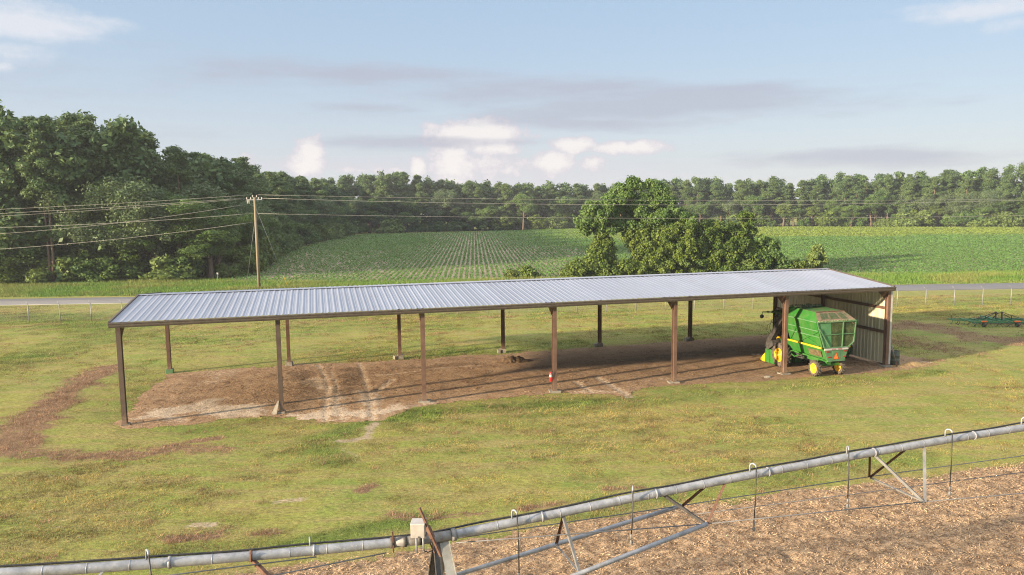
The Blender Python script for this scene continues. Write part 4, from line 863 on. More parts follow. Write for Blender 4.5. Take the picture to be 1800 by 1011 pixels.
def trunk_mesh(name, h, r, limbs, rng, bend=.4):
    m = MB(); n = 7; off = np.cumsum(rng.normal(0, bend / n, (n, 2)), 0); off -= off[0]
    pts = [(off[i, 0], off[i, 1], -.2 + (h + .2) * i / (n - 1)) for i in range(n)]; m.tube(pts, [r * (1.25 if i == 0 else 1) * (1 - .8 * i / (n - 1)) for i in range(n)], 8)
    for (z, L, az, el, rr) in limbs:
        f = z / h * (n - 1); i = min(int(f), n - 2); q = f - i; o = [pts[i][k] * (1 - q) + pts[i + 1][k] * q for k in range(3)]
        dx, dy, dz_ = math.cos(az) * math.cos(el), math.sin(az) * math.cos(el), math.sin(el)
        m.tube([o, (o[0] + dx * L * .5, o[1] + dy * L * .5, o[2] + dz_ * L * .45), (o[0] + dx * L, o[1] + dy * L, o[2] + dz_ * L * 1.1)], [rr, rr * .7, rr * .25], 5)
    me = mesh_arrays(name, m.v, [i for f in m.f for i in f], [len(f) for f in m.f]); me.polygons.foreach_set('use_smooth', np.array(m.sm, bool)); return me
def pine_proto(seed, h, bare, wid, lush=1.0):
    r = np.random.default_rng(seed); cl = []; limbs = []
    nl = int(34 * lush)
    for i in range(nl):
        f = (i + r.uniform(0, .9)) / nl; z = h * (bare + (.97 - bare) * f); az = r.uniform(0, 6.283); reach = wid * (1 - f) ** .55 * (.5 + .5 * min(1, f * 3.5)) * r.uniform(.6, 1.15) + .15
        el = r.uniform(-.15, .3) + .35 * f; limbs.append((min(z, h * .97), reach, az, el, .075 * (1.2 - f)))
        for q in ((1.0, .62) if reach < 1.6 else (1.0, .68, .36)):
            cl.append((math.cos(az) * reach * q + r.normal(0, .2), math.sin(az) * reach * q + r.normal(0, .2), z + reach * q * math.tan(el) * .8 + r.normal(0, .2), r.uniform(.65, 1.15) * (1.1 - .25 * f)))
    for i in range(5): cl.append((r.normal(0, .3), r.normal(0, .3), h - r.uniform(0, .8), r.uniform(.5, .8)))
    for i in range(3):
        az = r.uniform(0, 6.28); limbs.append((h * bare * r.uniform(.6, .95), r.uniform(.5, 1.4), az, r.uniform(-.2, .3), .04))
    tr = trunk_mesh('trunk', h * .97, .22, limbs, r, .5); cr_ = leaf_cloud('crown', cl, 200, .20, r, .7, .5, elong=2.0)
    tr.materials.append(M['pinebark']); cr_.materials.append(M['pine']); return tr, cr_, h
def broad_proto(seed, h, wid, low, mat, per=220, size=.2, n=66, lumps=7):
    r = np.random.default_rng(seed); cl = []; limbs = []; L = []
    for k in range(lumps):
        az = k * 2.4 + r.uniform(-.4, .4); q = r.uniform(.25, .62) if k else 0; L.append((math.cos(az) * wid * q, math.sin(az) * wid * q, h * (low + (1 - low) * r.uniform(.35, .78)) if k else h * (low + (1 - low) * .62), wid * r.uniform(.42, .62)))
        limbs.append((h * r.uniform(.2, .45), wid * q + .5, az, r.uniform(.5, 1.0), .12))
    for i in range(n):
        l = L[i % lumps]; d = r.normal(size=3); d /= np.linalg.norm(d); d[2] = abs(d[2]) * 1.0 if r.uniform() < .72 else d[2]
        rad = l[3] * r.uniform(.72, 1.02); z = l[2] + d[2] * rad * .85
        cl.append((l[0] + d[0] * rad, l[1] + d[1] * rad, min(max(z, h * low * .8 + .3), h), r.uniform(.6, 1.15) * wid / 4))
    for l in L: cl.append((*l[:3], l[3] * .75))
    tr = trunk_mesh('trunk', h * .8, .1 + .02 * h, limbs, r, .6); cr_ = leaf_cloud('crown', cl, per, size, r, .8, .3)
    tr.materials.append(M['bark']); cr_.materials.append(mat); return tr, cr_, h
def shrub_proto(seed, h, wid, mat, size=.26, n=34):
    r = np.random.default_rng(seed); cl = []
    for i in range(n):
        az = r.uniform(0, 6.28); q = r.uniform(0, 1) ** .5; z = h * (.12 + .8 * r.uniform(0, 1) * (1 - .6 * q * q)); cl.append((math.cos(az) * wid * q * .8, math.sin(az) * wid * q * .8, z, r.uniform(.25, .42) * wid * .8))
    limbs = [(h * .15, h * .5, r.uniform(0, 6.28), r.uniform(.8, 1.3), .05) for _ in range(4)]
    tr = trunk_mesh('stem', h * .75, .09, limbs, r, .3); cr_ = leaf_cloud('crown', cl, 190, size * .7, r, .85, .3)
    tr.materials.append(M['bark']); cr_.materials.append(mat); return tr, cr_, h
PINES = [pine_proto(11, 22, .42, 3.3), pine_proto(12, 23, .50, 3.0), pine_proto(13, 21, .36, 3.6, 1.15), pine_proto(14, 24, .55, 2.8, .9), pine_proto(15, 20, .30, 3.4, 1.2), pine_proto(16, 22, .46, 3.7, 1.1)]
BROADS = [broad_proto(21, 15, 4.6, .16, M['broad']), broad_proto(22, 13, 4.0, .10, M['broad']), broad_proto(23, 17, 4.4, .2, M['broad']), broad_proto(24, 11, 3.8, .06, M['broad'])]
OAKS = [broad_proto(31, 14, 5.6, .18, M['greyoak'], 210, .19, 80, 9), broad_proto(32, 12, 5.0, .14, M['greyoak'], 210, .19, 74, 8)]
LIGHTS = [broad_proto(41, 13, 3.0, .12, M['lightleaf'], 220, .18, 60, 7)]
SHRUBS = [shrub_proto(51, 4.2, 2.6, M['broad'], .28), shrub_proto(52, 3.4, 2.2, M['vine'], .26), shrub_proto(53, 5.5, 2.4, M['broad'], .3), shrub_proto(54, 2.6, 2.0, M['lightleaf'], .24)]
KN = {'pine': 'pine_tree', 'broad': 'broadleaf_tree', 'oak': 'oak_tree', 'light': 'light_green_tree', 'shrub': 'shrub'}
CATS = {'pine': 'pine tree', 'broad': 'tree', 'oak': 'oak tree', 'light': 'tree', 'shrub': 'shrub'}
KD = {'pine': PINES, 'broad': BROADS, 'oak': OAKS, 'light': LIGHTS, 'shrub': SHRUBS}
def plant(kind, x, y, h, r, label, group, which=None, wx=1.0, z=0.0):
    pr = KD[kind]; tr, cr_, h0 = pr[r.integers(len(pr)) if which is None else which]
    s = h / h0; e = empty(KN[kind], (x, y, z), float(r.uniform(0, 6.283)), label, CATS[kind], group); sx = s ** .5 * wx if kind != 'shrub' else s * wx
    e.scale = (sx * r.uniform(.9, 1.1), sx * r.uniform(.9, 1.1), s)
    link('stem' if kind == 'shrub' else 'trunk', tr, None, e); link('crown', cr_, None, e); return e
def along(P, step):
    P = np.asarray(P, float); out = []; carry = 0
    for i in range(len(P) - 1):
        d = P[i + 1] - P[i]; L = np.hypot(*d); q = carry
        while q < L: out.append((P[i] + d * q / L, np.array([-d[1], d[0]]) / L)); q += step
        carry = q - L
    return out
def to_px(P):
    x, y, z = P[0], P[1], P[2] - CAMZ; d = y * cp - z * sp; u = y * sp + z * cp; X = F_PX * x / max(d, .1); Yv = -F_PX * u / max(d, .1)
    return 900 + X * cr - Yv * sr, 505.5 + X * sr + Yv * cr
def where(x, y):
    px = to_px((x, y, 0))[0]
    for lim, s in ((-60, 'beyond the left edge'), (110, 'over the left end of the road'), (250, 'behind the low left wires'), (390, 'close left of the pole'), (520, 'just right of the pole top'), (640, 'where both woods meet'), (760, 'above the left crop rows'), (880, 'above the bare crop gaps'),
                   (1010, 'left of the vine clump'), (1180, 'behind the vine clump'), (1330, 'right part of the vine clump'), (1450, 'above the young pine'), (1570, 'over the right roof end'), (1690, 'over the right-hand road'), (1830, 'at the far right edge')):
        if px < lim: return s
    return 'beyond the right edge'
rt = np.random.default_rng(99)
BACK = [(-66, 268), (-51, 272), (-25, 283), (0, 289), (29, 299), (60, 298), (109, 291), (140, 278), (176, 260), (215, 236), (262, 205), (285, 185)]
def back_h(x): return float(np.interp(x, [-60, -48, -40, -20, 0, 30, 60, 110, 150, 175, 230], [19, 20, 20.5, 17.5, 17.2, 16.8, 17.6, 17.8, 18.2, 19.8, 21.5]))
WORD = {'pine': ['bare-trunked pine', 'round-topped pine', 'pine showing only its top'], 'broad': ['round leafy tree'], 'oak': ['grey-green spreading tree'], 'light': ['lighter green tree'], 'shrub': ['low shrub']}
def lab(kind, row, zone, x, y): return f"{WORD[kind][min(row, len(WORD[kind]) - 1)]} {zone}, {where(x, y)}"
for row, (off, step) in enumerate(((3.5, 5.2), (9.0, 5.0))):
    for P, nrm in along(BACK, step):
        j = rt.uniform(-1.6, 1.6, 2); x, y = P + nrm * off + j
        if x < -52 and y < 262: continue
        h = back_h(x) * rt.uniform(.86, 1.06) + row * .5
        if rt.uniform() < (.42 if row == 0 else .18): kind = 'broad' if rt.uniform() < .7 else 'oak'; h *= rt.uniform(.66, .86)
        else: kind = 'pine'
        plant(kind, x, y, h, rt, lab(kind, row, 'in the far wood', x, y), 'trees of the far wood behind the field', wx=1.22)
for P, nrm in along(BACK, 4.0):
    j = rt.uniform(-1.5, 1.5, 2); x, y = P + nrm * 0.4 + j; k = rt.uniform()
    kind = 'shrub' if k < .72 else ('broad' if k < .92 else 'light')
    plant(kind, x, y, rt.uniform(3.4, 7.5) if kind == 'shrub' else rt.uniform(7, 11), rt, lab(kind, 0, 'at the far wood foot', x, y), 'undergrowth along the far wood', wx=1.4)
def wood(P, offs, step, hfun, label, seed):      # the depth of a wood that reads as one mass: crowns and trunks in one object
    q = np.random.default_rng(seed); cl = []; m = MB()
    for off in offs:
        for p, nrm in along(P, step):
            x, y = p + nrm * off + q.uniform(-2, 2, 2); h = hfun(x, y) * q.uniform(.84, 1.06)
            for k in range(24):
                f = q.uniform(0, 1) ** .75; az = q.uniform(0, 6.28); rr_ = 3.4 * (1 - .6 * f) * q.uniform(.2, 1); cl.append((x + math.cos(az) * rr_, y + math.sin(az) * rr_, h * (.30 + .68 * f), q.uniform(1.15, 1.9)))
            for k in range(7): cl.append((x + q.normal(0, 2), y + q.normal(0, 2), q.uniform(.6, h * .4), q.uniform(1.4, 2.3)))
            m.tube([(x, y, -.2), (x, y, h * .9)], [.24, .08], 5)
    me = leaf_cloud('wood_mass', cl, 78, .56, q, .8, .4); me.materials.append(M['pine']); return tag(link('wood_mass', me, None), label, 'wood', None, 'stuff')
wood(BACK, (12.5, 17), 3.6, lambda x, y: back_h(x) + 1.1, 'dense dark wood closing the view behind the far row of trees', 61)
plant('broad', 4.5, 284.5, 14.5, rt, 'big round lone tree standing forward from the far wood above the crop rows', None, 0)
plant('light', 33, 290, 8, rt, 'yellowish slender tree at the foot of the far wood right of the round lone tree', None, 0)
# left wood: its face towards the road, and its long side along the field
LEFT = [(-175, 42), (-112, 76), (-86, 92), (-69, 100.5), (-52, 103), (-40.5, 104.5), (-43.5, 128), (-49, 150), (-53, 178), (-55.5, 205), (-56, 235), (-57, 262)]
def left_h(x): return float(np.interp(x, [-120, -69, -60, -53, -46, -41], [23, 22.8, 21.2, 20.2, 18.8, 17.0]))
for row, (off, step) in enumerate(((2.5, 4.4), (8.0, 4.6))):
    for P, nrm in along(LEFT, step):
        j = rt.uniform(-1.3, 1.3, 2); x, y = P + nrm * off + j
        front = y < 116
        h = (left_h(x) if front else 17.6) * rt.uniform(.88, 1.05) + row * .6
        kind = 'pine'
        if rt.uniform() < ((.66 if front else .45) if row == 0 else .15): kind = 'oak' if rt.uniform() < .5 else 'broad'; h *= rt.uniform(.55, .75)
        plant(kind, x, y, h, rt, lab(kind, row, 'in the left wood', x, y), 'trees of the dark left wood', wx=1.3)
for P, nrm in along(LEFT, 3.4):
    j = rt.uniform(-1.0, 1.0, 2); x, y = P + nrm * 0 + j; kind = 'shrub' if rt.uniform() < .75 else 'broad'
    plant(kind, x, y, rt.uniform(2.6, 6.0) if kind == 'shrub' else rt.uniform(7, 10), rt, lab(kind, 0, 'at the left wood foot', x, y), 'undergrowth along the left wood', wx=1.3)
wood(LEFT, (14, 19.5, 25), 5.0, lambda x, y: left_h(x) + .8 if y < 118 else 18.4, 'dense dark wood filling the space behind the left row of trees', 62)
plant('light', *at(335, 492)[:2], 12.5, rt, 'light green leafy tree standing out from the dark left wood by the utility pole', None, 0, 1.15)
plant('oak', -58.5, 103.5, 13.5, rt, 'broad grey-green oak hung with moss in the middle of the dark left wood', None, 0, 1.1)
plant('oak', -49, 104, 12.5, rt, 'second spreading grey-green oak, between the mossy oak and the light green tree', None, 1, 1.1)
for px, h in ((17, 22), (88, 21), (95, 22)):
    x, y = at(px, 500)[:2]; plant('pine', x, y, h, rt, {17: 'pine with an orange bare trunk at the left edge of the wood', 88: 'left one of two bare pine trunks standing close together in the left wood', 95: 'right one of two bare pine trunks standing close together in the left wood'}[px], None, 3)
# vine-covered clump in front of the field
def clump_tree(name, base, h, cl, mat, label, cat, tint=None, per=190, size=.22, limbs=(), r=.25, seed=1, crowns='crown', extra=None):
    q = np.random.default_rng(seed); e = empty(name, (base[0], base[1], 0), 0, label, cat)
    me = trunk_mesh('trunk', h * .9, r, limbs, q, .7); me.materials.append(M['bark']); link('trunk', me, None, e)
    me = leaf_cloud(crowns, cl, per, size, q, .85, .3, tint); me.materials.append(mat); link(crowns, me, None, e)
    if extra is not None:
        me = leaf_cloud('vine_cover', extra, per, size, q, 1.0, .1); me.materials.append(M['vine']); link('vine_cover', me, None, e)
    return e
def blob(q, c, rad, n, r0, r1, lowcut=-1.0):      # clumps on the skin of an ellipsoid
    out = []
    while len(out) < n:
        d = q.normal(size=3); d /= np.linalg.norm(d)
        if d[2] < lowcut: continue
        k = q.uniform(.6, 1.05); out.append((c[0] + d[0] * rad[0] * k, c[1] + d[1] * rad[1] * k, c[2] + d[2] * rad[2] * k, q.uniform(r0, r1)))
    return out
def wpx(px, py, Y): p = atY(px, py, Y); return p
q = np.random.default_rng(5)
def around(base, items):   # items: (px, py, Y, rx, rz, n) -> clumps relative to base
    out = []
    for (px, py, Y, rx, rz, n) in items:
        p = wpx(px, py, Y) - np.array([base[0], base[1], 0]); out += blob(q, p, (rx, rx * .9, rz), n, .38, .75); out.append((*p, min(rx, rz) * .7))
    return out
b1 = wpx(1068, 490, 101)
cl = around(b1, [(1052, 372, 101, 2.3, 1.7, 40), (1032, 395, 101, 1.6, 1.1, 20), (1078, 358, 101, 1.6, 1.3, 22), (1060, 400, 101, 1.7, 1.2, 22), (1085, 390, 101.5, 1.2, 1.0, 12)])
ex = around(b1, [(1062, 425, 101, .95, 1.1, 16), (1068, 448, 101, 1.0, 1.2, 18), (1052, 448, 100.6, 1.2, 1.3, 20), (1045, 470, 100, 1.7, 1.4, 26), (1075, 470, 101, .8, 1.3, 12)])
clump_tree('vine_covered_tree', b1, 10, cl, M['broad'], 'vine-draped tree with a leaning dark trunk at the left end of the clump', 'tree', extra=ex, limbs=[(6, 2.5, 2.6, .7, .12), (7, 2.2, .5, .8, .1)], seed=3, r=.32)
b2 = wpx(1118, 490, 102)
cl = around(b2, [(1100, 342, 102, 1.4, 1.0, 20), (1092, 345, 102, 1.3, 1.0, 14), (1122, 325, 102, .5, .8, 8), (1110, 322, 102, .45, .6, 6), (1094, 332, 102.3, .5, .5, 6), (1150, 328, 102, .8, .8, 9), (1141, 324, 102, .35, .5, 4), (1164, 342, 102, .8, 1.0, 9), (1110, 355, 102, 1.5, 1.0, 16), (1140, 350, 102, 1.4, 1.1, 16), (1160, 360, 102, 1.6, 1.1, 20), (1140, 375, 102, 2.4, 1.4, 36), (1165, 385, 101, 2.0, 1.4, 28), (1120, 395, 102, 1.7, 1.3, 22), (1105, 365, 102.5, 1.2, .9, 10), (1185, 375, 101.5, 1.4, 1.1, 18), (1204, 388, 101, 1.5, 1.1, 18), (1178, 362, 102, 1.0, .9, 10), (1080, 372, 102, 1.2, 1.0, 12)])
ex = around(b2, [(1112, 412, 101.5, 1.5, 1.2, 20), (1138, 408, 101.5, 1.5, 1.3, 22), (1140, 432, 101, 1.3, 1.5, 22), (1150, 455, 100.5, 1.4, 1.3, 20), (1118, 425, 102, 1.1, 1.4, 18), (1122, 450, 102, 1.0, 1.3, 18), (1120, 470, 102, 1.2, 1.1, 14)])
clump_tree('vine_covered_tree', b2, 13, cl, M['broad'], 'tallest tree of the clump, with a ragged open top against the sky', 'tree', extra=ex, limbs=[(6, 3.5, 2.9, .9, .14), (7, 4, .4, .9, .14), (9, 3, 1.2, 1.1, .1), (8, 3, 4, 1.0, .1)], seed=4, r=.36)
b3 = wpx(1195, 490, 101)
cl = around(b3, [(1180, 410, 101, 2.2, 1.6, 36), (1205, 405, 101, 1.8, 1.4, 26), (1160, 425, 100, 1.7, 1.4, 26), (1185, 440, 100, 2.4, 1.7, 40), (1215, 435, 100, 1.8, 1.5, 26), (1160, 455, 99.5, 1.8, 1.4, 26), (1200, 465, 99.5, 2.4, 1.4, 34), (1228, 400, 101, 1.0, .8, 10), (1150, 470, 99.5, 1.7, 1.0, 20), (1222, 460, 100, 1.8, 1.4, 24), (1140, 445, 100.5, 1.4, 1.4, 18), (1225, 418, 101.5, 1.5, 1.3, 18)])
clump_tree('vine_covered_tree', b3, 8, cl, M['vine'], 'yellow-green vine mound in the middle of the clump, right of the tallest tree', 'tree', limbs=[(3, 2, .3, .9, .1)], seed=6)
b4 = wpx(1265, 488, 102)
cl = around(b4, [(1262, 405, 102, 2.0, 1.2, 26), (1245, 420, 101, 1.7, 1.4, 24), (1285, 415, 102, 2.0, 1.4, 28), (1306, 412, 102, 1.3, 1.2, 16), (1265, 440, 101, 2.4, 1.6, 36), (1295, 440, 101, 2.0, 1.7, 30), (1245, 460, 100, 2.0, 1.5, 28), (1280, 466, 100, 2.2, 1.3, 28), (1318, 395, 102.5, 1.1, 1.3, 10), (1310, 378, 102.5, 1.0, .8, 8), (1230, 440, 101, 1.4, 1.3, 16), (1312, 455, 101, 1.7, 1.5, 26), (1326, 436, 101.5, 1.3, 1.2, 16), (1300, 424, 102, 1.5, 1.3, 18), (1335, 466, 100, 1.5, 1.0, 16)])
clump_tree('vine_covered_tree', b4, 9, cl, M['vine'], 'darker vine-covered tree at the right of the clump with wispy side branches', 'tree', tint=None, limbs=[(5, 4, .1, .6, .1), (4, 3, 2.8, .7, .1)], seed=7)
sp_ = [((1020, 488), [(1060, 474, 99.5, 1.5, 1.0, 18), (1005, 478, 100, 1.5, .8, 14), (1018, 476, 100, 1.9, 1.1, 28), (1040, 468, 100, 1.4, 1.2, 20), (1000, 482, 100, 1.2, .7, 14)], 'vine', 'bright green bush spreading at the left foot of the clump'),
       ((1100, 488), [(1098, 472, 99.5, 1.5, 1.1, 24), (1120, 476, 99.5, 1.4, .9, 18), (1078, 478, 99.5, 1.2, .8, 12)], 'vine', 'yellow-green bush between the two vine-draped trunks'),
       ((1345, 482), [(1350, 440, 101, 1.7, 1.4, 30), (1335, 455, 101, 1.4, 1.2, 20), (1362, 462, 101, 1.6, 1.2, 22), (1340, 425, 101, 1.0, .9, 10), (1378, 468, 101, 1.2, .9, 12)], 'broad', 'dark rounded bush right of the vine clump, left of the young pine'),
       ((1312, 484), [(1312, 470, 100, 1.5, 1.0, 22), (1295, 474, 100, 1.1, .7, 12)], 'lightleaf', 'light fine-leaved bush at the right foot of the clump behind the roof ridge'),
       ((1398, 480), [(1395, 470, 101, 1.2, .8, 16), (1412, 474, 101, 1.0, .6, 10)], 'vine', 'low green bush directly left of the young pine'),
       ((928, 492), [(928, 480, 99, .95, .75, 18), (938, 484, 99, .7, .5, 8)], 'vine', 'small rounded bush alone at the field edge above the middle of the roof'),
       ((902, 492), [(902, 486, 99, .8, .5, 10)], 'weed', 'low grassy bush just left of the small rounded bush at the field edge')]
for i, (b, its, mt, lb) in enumerate(sp_):
    bb = wpx(b[0], b[1], its[0][2]); clump_tree('bush', bb, 2.2, around(bb, its), M[mt], lb, 'bush', seed=20 + i, r=.07, size=.24, per=110, limbs=[(.6, 1.2, .5, .9, .04), (.6, 1.2, 3.5, .9, .04)])
b = wpx(1436, 478, 101); cl = []
for i in range(46):
    f = q.uniform(0, 1); az = q.uniform(0, 6.28); rr_ = 1.45 * (1 - f) ** .7 + .1; cl.append((math.cos(az) * rr_, math.sin(az) * rr_, .3 + 3.6 * f, .42))
clump_tree('young_pine', b, 4, cl, M['lightleaf'], 'small young pine with a pointed fuzzy crown above the right part of the roof', 'pine tree', seed=40, r=.08, size=.2, per=150)

# ------------------------------------------------------------------ crop rows
ra = np.random.default_rng(17); rowdir = np.array([-.049, 1.0]); rowdir /= np.linalg.norm(rowdir); rn = np.array([rowdir[1], -rowdir[0]])
Ps = []
for k in range(-95, 370):
    o = np.array([0., 100.]) + rn * k * .762
    tt = []; y = -6.0
    while y < 195: tt.append(y); y += .34 + max(0, y) * .005
    tt = np.array(tt); p = o + rowdir * (tt + ra.uniform(-.15, .15, len(tt)))[:, None] + rn * ra.normal(0, .035, len(tt))[:, None]; Ps.append(np.column_stack([p, tt]))
Ps = np.concatenate(Ps); inf = poly_sd(Ps[:, 0], Ps[:, 1], FIELD) + jit(Ps[:, 0], Ps[:, 1], .3, .8, 91)
gap = fbm(Ps[:, 0] * .09, Ps[:, 1] * .02, 95, 3); mid = np.exp(-((Ps[:, 0] / Ps[:, 1] + .052) / .05) ** 2)
keep = (inf < -.8) & (np.hypot(Ps[:, 0] / 1.0, 0) / Ps[:, 1] < .80) & (ra.uniform(0, 1, len(Ps)) < np.clip(1.05 - .35 * (gap > .6), 0, 1)); Ps = Ps[keep]
N = len(Ps); pass
hh = (.36 + .2 * fbm(Ps[:, 0] * .06, Ps[:, 1] * .06, 97, 3)) * ra.uniform(.8, 1.15, N) * (1 - .18 * np.exp(-((Ps[:, 0] / Ps[:, 1] + .055) / .07) ** 2)); grow = 1 + np.clip((Ps[:, 1] - 110) / 110, 0, 1.2) * .7
lf = 7; idx = np.repeat(np.arange(N), lf)
ctr = np.column_stack([Ps[idx, 0] + ra.normal(0, .095, N * lf), Ps[idx, 1] + ra.normal(0, .16, N * lf) * grow[idx], hh[idx] * ra.uniform(.3, 1.0, N * lf)])
nr = np.column_stack([ra.normal(0, .6, N * lf), ra.normal(0, .6, N * lf), np.ones(N * lf)]); nr /= np.linalg.norm(nr, axis=1)[:, None]
a = np.cross(nr, ra.normal(size=(N * lf, 3))); a /= np.linalg.norm(a, axis=1)[:, None]; b_ = np.cross(nr, a); s = (.095 * ra.uniform(.6, 1.3, N * lf) * grow[idx])[:, None]
V = np.stack([ctr - a * s * 1.2, ctr - b_ * s, ctr + a * s * 1.2, ctr + b_ * s], 1).reshape(-1, 3)
me = mesh_arrays('crop_rows', V, np.arange(len(V)), np.full(N * lf, 4)); tv = np.clip(ra.uniform(0, 1, N)[idx] * .6 + ra.uniform(0, .4, N * lf), 0, 1)
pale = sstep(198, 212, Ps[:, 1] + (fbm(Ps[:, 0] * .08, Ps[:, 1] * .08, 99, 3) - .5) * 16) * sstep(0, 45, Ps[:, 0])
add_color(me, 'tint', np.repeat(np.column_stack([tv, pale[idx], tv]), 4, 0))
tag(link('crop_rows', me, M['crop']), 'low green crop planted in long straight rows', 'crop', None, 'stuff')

# ------------------------------------------------------------------ grass
def blades(name, P, hgt, wid, nb, colr, mat, rng, lean=.9, spread=.06):
    N = len(P); idx = np.repeat(np.arange(N), nb); n = N * nb
    az = rng.uniform(0, 6.283, n); ln = rng.uniform(.25, 1.0, n) * lean; h = (hgt[idx] if hasattr(hgt, '__len__') else hgt) * rng.uniform(.5, 1.15, n); w = (wid[idx] if hasattr(wid, '__len__') else wid) * rng.uniform(.7, 1.3, n)
    sp_ = (spread[idx] if hasattr(spread, '__len__') else spread)
    bx_, by_ = P[idx, 0] + rng.normal(0, 1, n) * sp_, P[idx, 1] + rng.normal(0, 1, n) * sp_; z0 = P[idx, 2]
    tx, ty = np.cos(az) * ln * h, np.sin(az) * ln * h; fa = az + 1.57 + rng.normal(0, .5, n); wx, wy = np.cos(fa) * w * .5, np.sin(fa) * w * .5
    V = np.stack([np.column_stack([bx_ - wx, by_ - wy, z0]), np.column_stack([bx_ + wx, by_ + wy, z0]), np.column_stack([bx_ + tx, by_ + ty, z0 + h])], 1).reshape(-1, 3)
    me = mesh_arrays(name, V, np.arange(len(V)), np.full(n, 3)); c = colr[idx] * rng.uniform(.85, 1.15, n)[:, None]; add_color(me, 'tint', np.repeat(c, 3, 0)); return link(name, me, mat)
t = NT('grass_blade'); a_ = t.attr('tint'); t.base(a_.outputs['Color']); t.set(.7, 0, .2); tr = t.n('ShaderNodeBsdfTranslucent'); t.l(a_.outputs['Color'], tr.inputs[0]); mx = t.n('ShaderNodeMixShader'); mx.inputs[0].default_value = .25; t.l(t.b.outputs[0], mx.inputs[1]); t.l(tr.outputs[0], mx.inputs[2]); t.l(mx.outputs[0], t.out.inputs[0]); M['blade'] = t.m
rg = np.random.default_rng(23)
def scatter(n, y0, y1, pw=2.0):      # density falls with distance
    u = rg.uniform(0, 1, n); k = 1 - pw + 1; Y = (y0 ** k + u * (y1 ** k - y0 ** k)) ** (1 / k) if abs(k) > 1e-6 else y0 * (y1 / y0) ** u
    return np.column_stack([Y * rg.uniform(-.74, .74, n), Y])
P = scatter(260000, 13, 78, 1.0)
mk = masks(P[:, 0], P[:, 1]); br, lt, gr = mk['brown'], mk['light'], mk['green']
keep = (mk['dirt'] > -.12 * rg.uniform(0, 1.5, len(P))) & (mk['stub'] > -.25 * rg.uniform(0, 1.5, len(P))) & (rg.uniform(0, 1, len(P)) > .9 * np.clip(lt, 0, 1)) & (P[:, 1] < ROADN(P[:, 0]) - .3)
P = P[keep]; br, gr = br[keep], gr[keep]; X_, Y_ = P[:, 0], P[:, 1]
l_, d_ = X_ * LV[0] + Y_ * LV[1], X_ * DV[0] + Y_ * DV[1]
big = fbm(X_ * .16, Y_ * .16, 301, 4); stk = .6 * fbm(l_ * .07, d_ * .9, 303, 4) + .4 * fbm(l_ * .3, d_ * 1.5, 304, 4); sm = fbm(X_ * 1.3, Y_ * 1.3, 305, 3)
cA, cB, cC, cD = np.array([.250, .245, .058]), np.array([.140, .220, .042]), np.array([.315, .240, .088]), np.array([.115, .205, .038])
c = cA + (cB - cA) * sstep(.4, .62, big)[:, None]; sd_l, sd_d = l_ - (SX0 * LV[0] + SY0 * LV[1]), d_ - (SX0 * DV[0] + SY0 * DV[1])
tan_ = .24 * sstep(-2.0, -5.0, sd_d) - .05 * sstep(8, 14, sd_d)
c = c + (cC - c) * (.85 * sstep(.42, .60, stk + tan_))[:, None]; c = c + (cC * .9 - c) * (.5 * sstep(.52, .7, sm))[:, None]
c = c + (cD - c) * (np.clip(gr * .8, 0, .75))[:, None]; fine_ = fbm(l_ * 2.2, d_ * 3.6, 307, 3); c = c * (.62 + .68 * sstep(.34, .66, fine_))[:, None]
pat = sstep(.56, .68, fbm(l_ * .35, d_ * 1.2, 315, 4)); c = c + (np.array([.27, .185, .095]) - c) * (.62 * pat)[:, None]
bnd = .5 + .5 * np.sin(d_ * 2.9 + 3.0 * fbm(l_ * .05, d_ * .3, 317, 2)); c = c * (.84 + .30 * sstep(.25, .75, bnd * .6 + .4 * fbm(l_ * .12, d_ * 1.1, 319, 3)))[:, None]
thatch = (np.clip(br, 0, 1) * 1.15 + (fbm(X_ * 2.4, Y_ * 3.2, 309, 4) - .5) * 2.1) > .56
tb = np.array([.15, .09, .055]) + (np.array([.40, .26, .16]) - np.array([.12, .07, .042])) * np.clip(rg.uniform(0, 1, len(P)) * .5 + sstep(.38, .62, fbm(X_ * 4, Y_ * 6, 313, 3)) * .6, 0, 1)[:, None]
c = np.where(thatch[:, None], tb, c)
dist = np.hypot(X_, Y_ ) ; hgt = (.038 + .05 * thatch + .06 * gr + .03 * sstep(.45, .7, sm)) * rg.uniform(.7, 1.3, len(P)) * (1 + dist * .004); wid = .009 + dist * .00034
z0 = np.full(len(P), -.02); P3 = np.column_stack([P, z0]); pass
tag(blades('grass', P3, hgt, wid, 6, c, M['blade'], rg, 1.2, .04 + dist * .0016), 'short patchy mown grass, green and straw coloured', 'grass', None, 'stuff')
# tall unmown verge beyond the road and along the field edge
n = 52000; P = np.column_stack([rg.uniform(-110, 110, n), rg.uniform(86.0, 102, n)]); yv = P[:, 1] - (ROADN(P[:, 0]) + ROADW)
fe = poly_sd(P[:, 0], P[:, 1], FIELD); keep = (yv > .4) & (fe > -.8) & (np.abs(P[:, 0]) < P[:, 1] * .8); P = P[keep]; yv = yv[keep]
tall = fbm(P[:, 0] * .15, P[:, 1] * .5, 311, 3); c = np.array([.135, .235, .045]) + (np.array([.22, .245, .07]) - np.array([.135, .235, .045])) * sstep(.4, .7, tall)[:, None]
tag(blades('roadside_weeds', np.column_stack([P, np.zeros(len(P))]), .12 + np.clip(yv * .09, 0, .5) * (.4 + tall), .07, 6, c, M['blade'], rg, .6, .14), 'tall unmown grass and weeds between the road and the crop', 'weeds', None, 'stuff')
